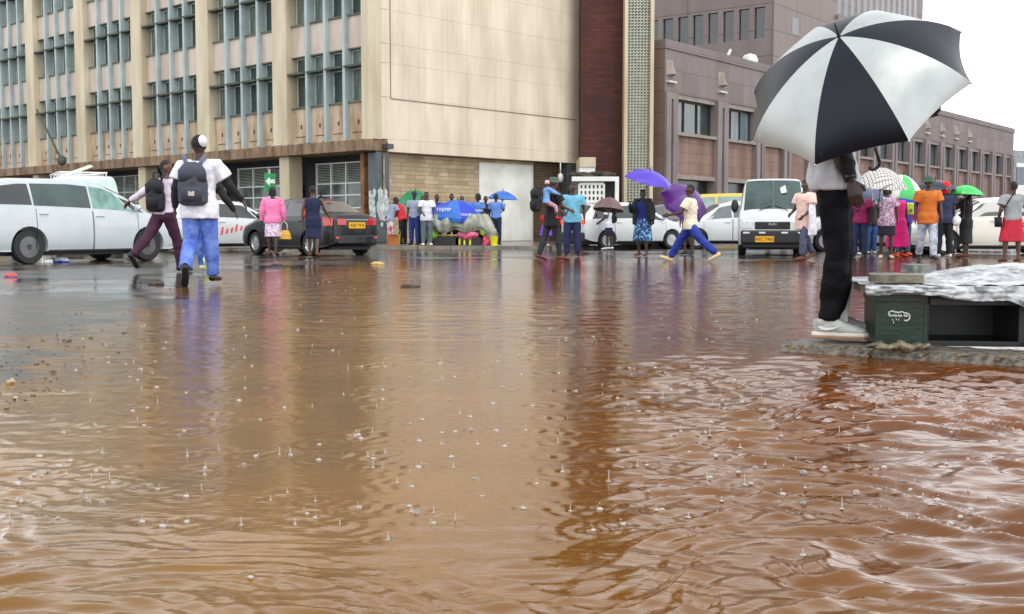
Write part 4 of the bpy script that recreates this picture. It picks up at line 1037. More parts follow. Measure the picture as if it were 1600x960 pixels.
# dim cars further back behind the queue
sh = Shape(4.4, 1.75, [(-2.2, 1.0), (-2.1, 1.2), (-1.8, 1.5), (-1.2, 1.58), (.1, 1.58), (.5, 1.48), (1.2, 1.08), (1.9, .92), (2.2, .66)], [(-2.2, 1.0), (0, .98), (1.2, .92), (2.2, .66)], sill=.24, roofw=.70, hoodw=.82)
dq = make_car('estate_car', 'white car glimpsed through the legs of the queue beside the black trousers', 'car', (X(1365, 33), 33.6, 0), R(172), sh, P_white, 2.6, .32,
    [(-2.0, -1.0, -1.0, -1.75, 5.2, 6.7), (-.94, .1, .1, -.94, 5.2, 6.7), (.16, 1.1, .6, .16, 5.2, 6.7)], (1.22, .55, .55, 1.22, 7.1, 8.99), None, doors=((-.97, .12),))
sh.patch(quad(1.85, 2.15, 2.05, 1.75, 4.0, 5.0), .006, .012, 1).build('headlight', M_clearlamp, dq, smooth='auto')

# ------------------------------------------------------------------ umbrellas
def umbrella(label, apex, n, Rr, h, cols, tw=0.0, seg=8, shaft=.86, name='umbrella', group=None, m_shaft=M_black, split=False, hook=True, rib_r=.004, sc=.03, sag=.02, cat='umbrella', valance=0):
    n = Vector(n).normalized(); e1_ = n.cross(Vector((0, 1, 0))).normalized(); e2_ = n.cross(e1_)
    u = thing(name, apex, 0, label, cat, group)
    def P(r, i, s_, o=0):
        a0 = tw + i * 2 * math.pi / seg; a1 = a0 + 2 * math.pi / seg
        d0 = e1_ * math.cos(a0) + e2_ * math.sin(a0); d1_ = e1_ * math.cos(a1) + e2_ * math.sin(a1)
        k = 4 * s_ * (1 - s_)
        d = (d0 * (1 - s_) + d1_ * s_)
        # panels belly out near the crown and pull in at the hem
        cur = d * Rr * r * (1 - sc * k * r ** 3 + .035 * k * math.sin(r * 3.14))
        z = -h * (1 - math.sqrt(max(0, 1 - (r * .94) ** 2))) / (1 - math.sqrt(1 - .94 ** 2))
        z = z * .55 - h * .45 * r ** 1.6
        return cur + n * (z + o + (sag * k * r * (1 - r)) * .6)
    NR, NS = 12, 8
    ms = list(cols)
    allm = MB()
    for i in range(seg):
        m = MB() if split else allm
        top = [P(a / NR, i, b / NS) for a in range(NR + 1) for b in range(NS + 1)]; bot = [P(a / NR, i, b / NS, -.003) for a in range(NR + 1) for b in range(NS + 1)]
        W_ = NS + 1; N_ = len(top); f = []
        for a in range(NR):
            for b in range(NS):
                q = (a * W_ + b, a * W_ + b + 1, (a + 1) * W_ + b + 1, (a + 1) * W_ + b); f.append(q); f.append(tuple(N_ + k for k in q[::-1]))
        for b in range(NS): k = NR * W_ + b; f.append((k, k + 1, N_ + k + 1, N_ + k))
        m.add(top + bot, f, 0 if split else i % len(ms))
        if valance:
            v0 = [P(1, i, b / NS) for b in range(NS + 1)]; v1 = [p - n * valance for p in v0]
            m.add(v0 + v1, [(b, b + 1, NS + 2 + b, NS + 1 + b) for b in range(NS)], i % len(ms))
        if split: m.build('canopy_panel', ms[i % len(ms)], u, smooth='auto', recalc=False)
    if not split: allm.build('canopy', ms, u, smooth='auto', recalc=False)
    rb_ = MB()
    for i in range(seg):
        rb_.tube([P(a / 8, i, 0, -.008) for a in range(9)], rib_r, 5); p = P(1, i, 0, -.004); rb_.ball(tuple(p), rib_r * 2, 6, 4)
        rb_.tube([P(.5, i, 0, -.01), -n * (h * 1.15 + .05)], rib_r * .8, 4)
    rb_.build('ribs', M_metal, u)['kind'] = 'stuff'
    s_ = MB(); s_.tube([n * .05, -n * shaft], rib_r * 1.5, 8); s_.build('shaft', m_shaft, u)
    s_ = MB(); s_.tube([n * .0, n * .035, n * .09], [rib_r * 3.5, rib_r * 2, rib_r * 1.2], 8); s_.build('tip', M_black, u)
    if hook:
        b = -n * shaft; sd_ = e1_
        pts = [b + n * .10, b]
        for k in range(1, 8): a = math.pi * k / 7; pts.append(b - n * (.035 * math.sin(a)) + sd_ * (.035 - .035 * math.cos(a)))
        s_ = MB(); s_.tube(pts, rib_r * 3, 8); s_.build('handle', M_black, u, smooth=True)
    return u
def cloth(name, col, rough=.5, **k): return mat(name, col, rough, var=k.pop('var', .10), scale=k.pop('scale', 5), **k)
U_black = mat('umbrella_black', (.005, .008, .015), .4, var=.1, spec=.3, bump=.05, bscale=12)
U_silver = mat('umbrella_silver', srgb(178, 184, 182), .36, var=.10, scale=2.5, bump=.12, bscale=6, metal=.25)
k_ = 6.35 / 5.9
apx = Vector((1.67 * k_, 5.9 * k_, CAM_H + (1.69 - CAM_H) * k_)); nn = Vector((-.437, -.555, .708))
th, ph, tw_ = -.784190341, 7.18763708, 6.17238940
nn = Vector((math.sin(th) * math.cos(ph), math.sin(th) * math.sin(ph), math.cos(th)))
BU = umbrella('large black and silver golf umbrella held over the man in black trousers', apx, nn, .5999 * k_, .3303 * k_, [U_silver, U_black], tw_, 8, .92, split=True, rib_r=.0035, m_shaft=M_black, sc=.045)

def col_umb(label, u, v, Y, wpx, hpx, cols, tilt=(0, 0, 1), tw=.2, **k):
    z = zat(v, Y); Rr = wpx * Y / F_PX / 2; hh = hpx * Y / F_PX
    return umbrella(label, (X(u, Y), Y, z), tilt, Rr, hh, cols, tw, 8, **k)
U_purple = cloth('umbrella_purple', srgb(84, 60, 190), .4); U_purple2 = cloth('umbrella_violet', srgb(92, 40, 130), .4)
U_blue = cloth('umbrella_blue', srgb(50, 110, 200), .4); U_royal = cloth('umbrella_royal_blue', srgb(44, 70, 196), .45)
U_green = cloth('umbrella_green', srgb(24, 122, 72), .4); U_lime = cloth('umbrella_lime', srgb(70, 200, 100), .4)
U_white = cloth('umbrella_white', srgb(226, 230, 224), .4); U_navy = cloth('umbrella_navy', srgb(34, 48, 62), .35)
U_brown = cloth('umbrella_mauve_brown', srgb(112, 84, 84), .4); U_slate = cloth('umbrella_slate', srgb(84, 96, 124), .4)
def checkmat():
    m = D.materials.new('checked_cloth'); m.use_nodes = True; N = m.node_tree.nodes; L = m.node_tree.links; p = N['Principled BSDF']
    tc = N.new('ShaderNodeTexCoord'); b = N.new('ShaderNodeTexBrick'); b.offset = 0; b.inputs['Scale'].default_value = 1
    b.inputs['Brick Width'].default_value = .06; b.inputs['Row Height'].default_value = .06; b.inputs['Mortar Size'].default_value = .008
    b.inputs['Color1'].default_value = (.72, .70, .66, 1); b.inputs['Color2'].default_value = (.62, .60, .56, 1); b.inputs['Mortar'].default_value = (.22, .21, .22, 1)
    L.new(tc.outputs['Object'], b.inputs['Vector']); L.new(b.outputs['Color'], p.inputs['Base Color']); p.inputs['Roughness'].default_value = .5
    return m
U_check = checkmat()
SM = dict(rib_r=.006)
col_umb('purple umbrella tilted by wind beside the woman in the blue dress', 1015, 267, 27.6, 78, 17, [U_purple], (.22, -.25, 1), shaft=.7, **SM)
col_umb('large violet umbrella tilted behind the running man', 1078, 300, 27.9, 84, 26, [U_purple2], (.55, -.95, 1), shaft=.7, **SM)
col_umb('mauve brown umbrella held low over the young man in the white tee', 952, 309, 34.2, 52, 20, [U_brown], (.1, .15, 1), shaft=.6, **SM)
col_umb('green umbrella leaning left over the guard by the stone wall', 650, 298, 41.0, 54, 20, [U_green], (.1, -.3, 1), shaft=.7, **SM)
col_umb('light blue umbrella in front of the corrugated door', 786, 299, 41.5, 48, 13, [U_blue], (.05, 0, 1), shaft=.75, **SM)
col_umb('dark navy umbrella behind the woman in the pale pink shirt', 1288, 256, 25.5, 72, 32, [U_navy], (-.1, .1, 1), shaft=.8, **SM)
col_umb('pale checked umbrella over the queue next to the black trousers', 1376, 263, 23.5, 84, 30, [U_check], (.05, -.15, 1), shaft=.75, **SM)
col_umb('white and bright green panelled umbrella in the queue', 1408, 274, 26.0, 78, 32, [U_white, U_lime], (.15, -.2, 1), tw=.5, shaft=.75, **SM)
col_umb('slate blue umbrella low beside the black trousers', 1352, 276, 25.0, 70, 34, [U_slate], (.2, -.1, 1), shaft=.75, **SM)
col_umb('dark umbrella over the man in the orange shirt', 1458, 282, 26.5, 66, 14, [U_navy], (0, -.05, 1), shaft=.75, **SM)
col_umb('light green umbrella over the woman in the black dress', 1506, 290, 26.5, 56, 15, [U_lime], (.05, 0, 1), shaft=.75, **SM)
# ------------------------------------------------------------------ people
M_skin = mat('dark_skin', (.060, .028, .018), .45, var=.12, scale=6)
M_skin2 = mat('brown_skin', (.115, .055, .036), .45, var=.12, scale=6)
M_hair = mat('black_hair', (.010, .009, .009), .7, var=.2, bump=.4, bscale=90)
M_eye = mat('eye_white', (.6, .58, .55), .2)
def lerp(a, b, t): return a + (b - a) * t
class Pose:
    def __init__(s, h, legL, legR, armL, armR, lean=0, side=0, turn=0, nod=0, build=1.0):
        k = h / 1.75; s.k = k; s.build = build
        def dv(f, o, sg): f, o = R(f), R(o); return Vector((sg * math.sin(o), math.sin(f) * math.cos(o), -math.cos(f) * math.cos(o)))
        J = {}; J['pel'] = Vector((0, 0, 0))
        for nm, sg, L in (('L', -1, legL), ('R', 1, legR)):
            hip = Vector((sg * .085 * k, 0, -.02 * k)); kn = hip + dv(L[0], L[1], sg) * (.42 * k)
            an = kn + dv(L[2], L[1] * .3, sg) * (.40 * k)
            J['hip' + nm], J['kn' + nm], J['an' + nm] = hip, kn, an
            tl = L[3] if len(L) > 3 else 0          # foot pitch, heel up when positive
            fd = Vector((sg * .12, math.cos(R(tl)), -math.sin(R(tl)))).normalized()
            J['toe' + nm] = an + fd * (.17 * k) + Vector((0, 0, -.055 * k)) * math.cos(R(tl)) + Vector((0, -.055 * k * math.sin(R(tl)), 0))
            J['fd' + nm] = fd
        sp = Vector((math.sin(R(side)), math.sin(R(lean)), math.cos(R(lean)) * math.cos(R(side)))).normalized()
        s.sp = sp
        J['waist'] = sp * (.14 * k); J['chest'] = sp * (.36 * k); J['neck'] = sp * (.54 * k)
        hn = Vector((sp.x, sp.y * .5 + math.sin(R(nod)) * .5, sp.z)).normalized()
        J['head'] = J['neck'] + hn * (.16 * k); s.hn = hn; s.turn = R(turn)
        for nm, sg, A in (('L', -1, armL), ('R', 1, armR)):
            shd = sp * (.485 * k) + Vector((sg * .185 * k * build, 0, 0)); el = shd + dv(A[0], A[1], sg) * (.285 * k)
            wr = el + dv(A[2], A[3], sg) * (.25 * k)
            J['sh' + nm], J['el' + nm], J['wr' + nm] = shd, el, wr; J['hd' + nm] = dv(A[2], A[3] * .6, sg)
        low = min(min(J['anL'].z, J['toeL'].z + .03 * k), min(J['anR'].z, J['toeR'].z + .03 * k))
        z0 = .075 * k - low
        # ankle is .075 above ground at lowest
        for q in J:
            if q not in ('fdL', 'fdR', 'hdL', 'hdR'): J[q] = J[q] + Vector((0, 0, z0))
        s.J = J
def torso_rings(P, grow=0, bottom=-.10, belly=0, top=True):
    k, b, J = P.k, P.build, P.J; c = J['pel']; sp = P.sp
    R_ = [(bottom, .160, .105), (0, .165, .112), (.10, .145, .100 + belly), (.20, .145, .100 + belly * .8), (.32, .160, .112 + belly * .3), (.42, .170, .112), (.485, .165, .095), (.525, .10, .075)]
    pts = [c + sp * (z * k) for z, _, _ in R_]; rad = [((rx * b + grow) * k, (ry * b + grow) * k) for _, rx, ry in R_]
    return pts, rad
def fist(m, w, d, side, k, up=None, curl=.5):
    """palm with four unequal fingers and a thumb"""
    d = d.normalized(); a = Vector((0, 1, 0)) if abs(d.y) < .8 else Vector((0, 0, 1)); a = (a - d * a.dot(d)).normalized(); b = d.cross(a)   # a: across palm (thumb side), b: palm normal
    inn = b if b.x * side < 0 else -b
    m.tube([w, w + d * .03 * k, w + d * .075 * k, w + d * .09 * k], [(.024 * k, .016 * k), (.036 * k, .016 * k), (.042 * k, .015 * k), (.038 * k, .012 * k)], 10, up=a)
    for i, ln in enumerate((.062, .072, .068, .052)):
        s_ = w + d * .082 * k + a * (.030 - .020 * i) * k; p1 = s_ + d * ln * .5 * k + inn * .006 * k; p2 = p1 + (d * (1 - curl) + inn * curl).normalized() * ln * .55 * k
        m.tube([s_ - d * .015 * k, s_, p1, p2], [.0092 * k, .0092 * k, .0085 * k, .0065 * k], 6)
    t0 = w + d * .02 * k + a * .022 * k; t1 = t0 + (d * .6 + a * .7).normalized() * .038 * k; t2 = t1 + (d * .9 + a * .1 + inn * .4).normalized() * .032 * k
    m.tube([t0, t1, t2], [.013 * k, .011 * k, .008 * k], 6)
def person(label, loc, yaw, P, skin=None, top=None, bottom=None, shoes=None, hair='short', group=None, voxel=.013, eyes=False, shade_extra=None, belly=0, wr=.006, cv=None):
    k, J, b = P.k, P.J, P.build; skin = skin or M_skin
    m = MB(); pts, rad = torso_rings(P, -.012, belly=belly); m.tube(pts, rad, 16, up=(1, 0, 0))
    for q in 'LR':
        m.tube([J['hip' + q] + Vector((0, 0, .03 * k)), J['hip' + q], lerp(J['hip' + q], J['kn' + q], .5), J['kn' + q], lerp(J['kn' + q], J['an' + q], .3), lerp(J['kn' + q], J['an' + q], .8), J['an' + q]],
               [.085 * b * k, .086 * b * k, .070 * b * k, .052 * b * k, .053 * b * k, .036 * k, .034 * k], 12)
        toe, an = J['toe' + q], J['an' + q]; fd = J['fd' + q]; dn = (Vector((0, 0, -1)) - fd * (-fd.z)).normalized()
        m.tube([an - fd * .045 * k + dn * .045 * k, an + dn * .03 * k, an + fd * .08 * k + dn * .045 * k, toe, toe + fd * .03 * k], [(.028 * k, .026 * k), (.034 * k, .04 * k), (.04 * k, .028 * k), (.042 * k, .02 * k), (.03 * k, .012 * k)], 10, up=(1, 0, 0))
        m.tube([lerp(J['neck'], J['sh' + q], .45) - P.sp * .05 * k, J['sh' + q] - P.sp * .01 * k, lerp(J['sh' + q], J['el' + q], .4), J['el' + q], lerp(J['el' + q], J['wr' + q], .35), J['wr' + q]],
               [.055 * k, .054 * b * k, .046 * b * k, .036 * b * k, .036 * b * k, .024 * k], 10)
        fist(m, J['wr' + q], J['hd' + q], -1 if q == 'L' else 1, k * 1.05)
    hd = J['head']; m.tube([J['neck'] - P.sp * .05 * k, J['neck'] + P.sp * .02 * k, hd - P.hn * .03 * k], [(.062 * k, .06 * k), .055 * k, .052 * k], 12)
    HM = Matrix.Rotation(P.turn, 4, 'Z') @ P.hn.to_track_quat('Z', 'Y').to_matrix().to_4x4()
    if True:
        ax = Matrix.Rotation(P.turn, 4, 'Z'); tilt = math.atan2(P.hn.y, P.hn.z)
        HM = Matrix.Rotation(P.turn, 4, 'Z') @ Matrix.Rotation(-tilt, 4, 'X')
    m.ball(tuple(hd + P.hn * .015 * k), (.078 * k, .092 * k, .105 * k), 16, 12, M=HM)
    fw = HM @ Vector((0, 1, 0)); rt = HM @ Vector((1, 0, 0)); upv = HM @ Vector((0, 0, 1))
    m.ball(tuple(hd + fw * .030 * k - upv * .055 * k), (.052 * k, .058 * k, .05 * k), 12, 8, M=HM)          # jaw
    m.tube([hd + fw * .086 * k + upv * .022 * k, hd + fw * .104 * k - upv * .018 * k], [.009 * k, .017 * k], 8)     # nose
    m.tube([hd + fw * .082 * k - upv * .052 * k - rt * .02 * k, hd + fw * .088 * k - upv * .052 * k + rt * .02 * k], [.010 * k] * 2, 8)   # lips
    m.tube([hd + fw * .078 * k + upv * .036 * k - rt * .035 * k, hd + fw * .078 * k + upv * .036 * k + rt * .035 * k], [.011 * k] * 2, 6)  # brow
    for s_ in (1, -1): m.ball(tuple(hd + rt * .080 * k * s_ - fw * .005 * k), (.011 * k, .022 * k, .032 * k), 8, 6, M=HM)
    me = bake(m, voxel, 2); me.materials.append(skin)
    o = put('person', me, None, True); o.location = loc; o.rotation_euler = (0, 0, yaw); tag(o, label, 'person', group)
    cv = cv or voxel * 1.15
    sd = random.random() * 50
    if eyes:
        e = MB()
        for s_ in (1, -1): e.ball(tuple(hd + fw * .080 * k + rt * .030 * k * s_ + upv * .012 * k), (.013 * k, .007 * k, .007 * k), 8, 6, M=HM)
        e.build('eyes', M_eye, o, smooth=True)
        e = MB()
        for s_ in (1, -1): e.ball(tuple(hd + fw * .0865 * k + rt * .030 * k * s_ + upv * .012 * k), (.005 * k, .003 * k, .005 * k), 6, 4, M=HM)
        e.build('pupils', M_black, o, smooth=True)
    # lower garment
    def legtube(m, q, frac, g, flare=0):
        ps = [J['hip' + q] + Vector((0, 0, .04 * k)), J['hip' + q], lerp(J['hip' + q], J['kn' + q], .5), J['kn' + q], lerp(J['kn' + q], J['an' + q], .35), lerp(J['kn' + q], J['an' + q], .8), lerp(J['kn' + q], J['an' + q], .99)]
        rr = [.088, .090, .074, .058, .056, .042, .040]; cum = [0, .02, .26, .52, .68, .9, 1.0]
        P_, R_ = [], []
        for i, (p, r_, c) in enumerate(zip(ps, rr, cum)):
            rad_ = (r_ * b + g * (1 + flare * c)) * k
            if c <= frac: P_.append(p); R_.append(rad_)
            else:
                c0 = cum[i - 1]; f = (frac - c0) / (c - c0); P_.append(lerp(ps[i - 1], p, f)); R_.append(lerp(rr[i - 1], r_, f) * b * k + g * (1 + flare * frac) * k); break
        m.tube(P_, R_, 14)
    if bottom:
        kind, mt, ln = bottom[:3]; g = bottom[3] if len(bottom) > 3 else .014; flare = bottom[4] if len(bottom) > 4 else .2
        c = MB(); pts, rad = torso_rings(P, -.004, bottom=-.09)
        c.tube(pts[:3], rad[:3], 18, up=(1, 0, 0))
        if kind == 'trousers':
            for q in 'LR': legtube(c, q, ln, g, flare)
            nm = 'trousers' if ln > .8 else 'shorts'
        else:
            zt_ = J['pel'].z + .10 * k; zb_ = ln * k; n_ = 8; ps, rs = [], []
            pts = pts
            for i in range(n_ + 1):
                f = i / n_; z = lerp(zt_, zb_, f); xs_, ys_ = [], []
                for q in 'LR':
                    pp = [J['hip' + q], J['kn' + q], J['an' + q]]
                    for a_, b__ in ((0, 1), (1, 2)):
                        if pp[a_].z >= z >= pp[b__].z: u_ = (pp[a_].z - z) / max(1e-6, pp[a_].z - pp[b__].z); v_ = lerp(pp[a_], pp[b__], u_); xs_.append(v_.x); ys_.append(v_.y)
                if xs_: cx, cy, ex, ey = (max(xs_) + min(xs_)) / 2, (max(ys_) + min(ys_)) / 2, (max(xs_) - min(xs_)) / 2, (max(ys_) - min(ys_)) / 2
                else: cx, cy, ex, ey = J['pel'].x, J['pel'].y, .085 * k, 0
                fl = 1 + (flare - .2) * f
                ps.append(Vector((cx, cy, z))); rs.append((max(.15 * b * k, ex + .085 * k) * fl + g * k if f > .12 else .148 * b * k, max(.105 * b * k, ey + .08 * k) * fl + g * k if f > .12 else .104 * b * k))
            c.tube(ps, rs, 22, up=(1, 0, 0)); nm = 'skirt'
        me = bake(c, cv, 2, wr=wr, wscale=5, seed=sd, stretch=(1.4, 1.4, .6) if kind != 'trousers' else (1, 1, 1.2)); me.materials.append(mt)
        put(nm, me, o, True)
    if top:
        mt, sleeve, hem = top[:3]; g = top[3] if len(top) > 3 else .016; sm = top[4] if len(top) > 4 else None
        c = MB(); pts, rad = torso_rings(P, g, bottom=hem, belly=belly)
        rad[-1] = (.085 * k, .07 * k)
        if hem < -.05: rad[0] = (rad[0][0] + .022 * k, rad[0][1] + .016 * k); rad[1] = (rad[1][0] + .018 * k, rad[1][1] + .012 * k)
        c.tube(pts, rad, 18, up=(1, 0, 0))
        sls = {q: (MB() if sm else c) for q in 'LR'}
        for q in 'LR':
            sl_ = sls[q]; gl = g * (.35 if sm else .9) * k; s0 = lerp(J['neck'], J['sh' + q], .5) - P.sp * .05 * k; g_ = g * k
            if sleeve == 'none': c.tube([s0, J['sh' + q] - P.sp * .01 * k], [.06 * k, .060 * k], 10); continue
            c.tube([s0, J['sh' + q] - P.sp * .01 * k, lerp(J['sh' + q], J['el' + q], .65 if sleeve == 'short' or sm else .4)] , [.06 * k + g_, .056 * b * k + g_, .054 * b * k + g_ * (1.5 if sleeve == 'short' or sm else 1)], 12)
            if sleeve == 'long': (sl_).tube([lerp(J['sh' + q], J['el' + q], .35), J['el' + q], lerp(J['el' + q], J['wr' + q], .4), lerp(J['el' + q], J['wr' + q], .97)], [.048 * b * k + gl, .041 * b * k + gl, .039 * b * k + gl * .8, .028 * k + gl * .5], 12)
        me = bake(c, cv, 2, wr=wr * 1.1, wscale=6, seed=sd + 3); me.materials.append(mt); put('top', me, o, True)
        if sm:
            for q in 'LR': me = bake(sls[q], cv, 2, wr=wr, wscale=8, seed=sd); me.materials.append(sm); put('sleeve', me, o, True)
    if shoes:
        mt = shoes
        for q in 'LR':
            toe, an = J['toe' + q], J['an' + q]; fd = J['fd' + q]; dn = (Vector((0, 0, -1)) - fd * (-fd.z)).normalized()
            c = MB(); c.tube([an - fd * .065 * k + dn * .04 * k, an - fd * .03 * k + dn * .03 * k, an + fd * .08 * k + dn * .042 * k, toe + fd * .01 * k, toe + fd * .055 * k + dn * .008 * k],
                             [(.034 * k, .034 * k), (.042 * k, .048 * k), (.048 * k, .036 * k), (.050 * k, .030 * k), (.034 * k, .016 * k)], 12, up=(1, 0, 0))
            c.build('shoe', mt, o, smooth=True)
    hc = hd + P.hn * .015 * k
    H = MB()
    if hair in ('short', 'bald_short'):
        H.ball(tuple(hc + upv * .012 * k - fw * .008 * k), (.083 * k, .094 * k, .104 * k), 16, 12, M=HM); mt = M_hair; nm = 'hair'
        me = H.mesh('h'); bm_ = bmesh.new(); bm_.from_mesh(me)
        kill = [v for v in bm_.verts if (v.co - hc).dot(upv) < .012 * k and (v.co - hc).dot(fw) > -.02 * k or (v.co - hc).dot(upv) < -.055 * k or ((v.co - hc).dot(fw) > .045 * k and (v.co - hc).dot(upv) < .055 * k)]
        bmesh.ops.delete(bm_, geom=kill, context='VERTS'); bm_.to_mesh(me); bm_.free(); me.materials.append(M_hair); put('hair', me, o, True)
    elif hair == 'bob':
        H.ball(tuple(hc + upv * .01 * k - fw * .012 * k), (.098 * k, .105 * k, .112 * k), 14, 10, M=HM); H.tube([hc - fw * .02 * k, hc - upv * .11 * k - fw * .03 * k], [(.098 * k, .08 * k), (.105 * k, .07 * k)], 14, up=rt)
        me = bake(H, .012, 2, wr=.004, wscale=14); me.materials.append(M_hair); put('hair', me, o, True)
    elif hair == 'bun':
        H.ball(tuple(hc + upv * .018 * k - fw * .012 * k), (.086 * k, .095 * k, .10 * k), 14, 10, M=HM); H.ball(tuple(hc - fw * .07 * k + upv * .05 * k), .055 * k, 10, 8)
        me = bake(H, .012, 2, wr=.004, wscale=14); me.materials.append(M_hair); put('hair', me, o, True)
    elif isinstance(hair, tuple):
        kind, mt = hair
        if kind == 'cap':
            H.ball(tuple(hc + upv * .03 * k - fw * .003 * k), (.086 * k, .098 * k, .085 * k), 14, 10, M=HM); H.tube([hc + upv * .04 * k + fw * .06 * k, hc + upv * .03 * k + fw * .15 * k], [(.07 * k, .012 * k), (.055 * k, .006 * k)], 12, up=rt)
        elif kind == 'hat':
            H.lathe([(.0, .12 * k), (.07 * k, .115 * k), (.088 * k, .09 * k), (.092 * k, .035 * k), (.15 * k, .0), (.152 * k, -.008 * k), (.09 * k, .02 * k), (.0, .03 * k)], 20); H.v = [tuple(HM @ Vector(p) + hc) for p in H.v]
        elif kind == 'hood':
            H.ball(tuple(hc - fw * .012 * k + upv * .008 * k), (.10 * k, .105 * k, .118 * k), 14, 10, M=HM); H.tube([hc - upv * .03 * k - fw * .03 * k, hc - upv * .15 * k - fw * .03 * k], [(.08 * k, .07 * k), (.11 * k, .08 * k)], 14, up=rt)
        elif kind == 'scarf':
            H.ball(tuple(hc - fw * .014 * k + upv * .01 * k), (.098 * k, .105 * k, .115 * k), 14, 10, M=HM); H.tube([hc - fw * .03 * k, hc - upv * .15 * k - fw * .04 * k, hc - upv * .40 * k - fw * .07 * k], [(.09 * k, .07 * k), (.15 * k, .09 * k), (.17 * k, .07 * k)], 14, up=rt)
        elif kind == 'beanie':
            H.ball(tuple(hc + upv * .028 * k - fw * .004 * k), (.088 * k, .100 * k, .105 * k), 16, 10, M=HM); H.tube([hc + upv * .015 * k, hc + upv * .06 * k], [(.092 * k, .104 * k), (.09 * k, .10 * k)], 18, up=rt)
        me = bake(H, min(.012, voxel), 1, wr=.003, wscale=12); me.materials.append(mt); put('hat' if kind in ('cap', 'hat', 'beanie') else 'head_scarf', me, o, True)
    return o
ST = dict(legL=(1, 3, 0), legR=(-1, 3, -2), armL=(4, 8, 12, 4), armR=(-2, 8, 6, 4))
def pose(h, **k):
    d = dict(ST); d.update(k); return Pose(h, d.pop('legL'), d.pop('legR'), d.pop('armL'), d.pop('armR'), **d)
def gp(u, v): p = at(u, v); return Vector((p.x, p.y, 0))
def hgt(v0, v1): """height of a figure whose feet are at v0 and crown at v1"""; Y = at(800, v0).y; return (v0 - v1) * Y / F_PX

C = {}
def cl(n, rgb, **k):
    if n not in C: C[n] = cloth('cloth_' + n, srgb(*rgb), k.pop('rough', .75), bump=.15, bscale=30, **k)
    return C[n]
def dmat(nm, base, c2, scale=14, lo=.46, hi=.54):
    m = mat('cloth_' + nm, srgb(*base), .7, col2=srgb(*c2), scale=scale, detail=2)
    for n in m.node_tree.nodes:
        if n.type == 'VALTORGB': n.color_ramp.elements[0].position = lo; n.color_ramp.elements[1].position = hi
    return m
tee_white = cl('white', (228, 230, 240)); jeans = dmat('blue_jeans', (112, 142, 214), (58, 88, 184), 5, .35, .65); jeans_d = cl('dark_jeans', (34, 52, 92))
navy = cl('navy', (22, 28, 66)); black = cl('black', (16, 17, 20)); maroon = cl('maroon', (66, 24, 50)); pink = cl('pink', (244, 130, 180))
lav = cl('pale_lilac', (226, 214, 230)); skyb = cl('sky_blue', (110, 180, 206)); royal = cl('royal_blue', (28, 54, 150))
flor = dmat('floral', (238, 226, 232), (200, 160, 200), 18); bluepat = dmat('blue_pattern', (18, 50, 112), (120, 180, 214), 16, .40, .50)
cream_t = cl('cream', (226, 220, 196)); palepink = cl('pale_pink', (240, 204, 194)); slate = cl('slate', (72, 80, 104)); grey = cl('grey', (150, 154, 158))
orange = cl('orange', (206, 112, 34)); wjeans = dmat('washed_jeans', (206, 214, 230), (130, 142, 168), 7, .35, .6); red = cl('red', (206, 24, 44)); redsk = cl('crimson', (190, 34, 60))
hotpink = cl('hot_pink', (248, 30, 140)); pat_pink = dmat('pink_print', (222, 196, 214), (150, 120, 150), 22); magenta = cl('magenta', (150, 26, 90)); polblue = cl('police_blue', (92, 128, 196)); greyblue = cl('grey_blue', (150, 160, 182))
shoe_b = cl('black_shoe', (20, 20, 22), rough=.4); shoe_w = cl('white_shoe', (220, 220, 214), rough=.5); shoe_c = cl('cream_shoe', (222, 208, 160)); shoe_o = cl('orange_shoe', (240, 90, 60)); shoe_br = cl('brown_shoe', (110, 62, 46)); hatg = cl('green_grey_hat', (76, 92, 84)); cyan = cl('cyan', (60, 180, 210))
AW, TO = 0.0, math.pi     # facing away from / towards the camera

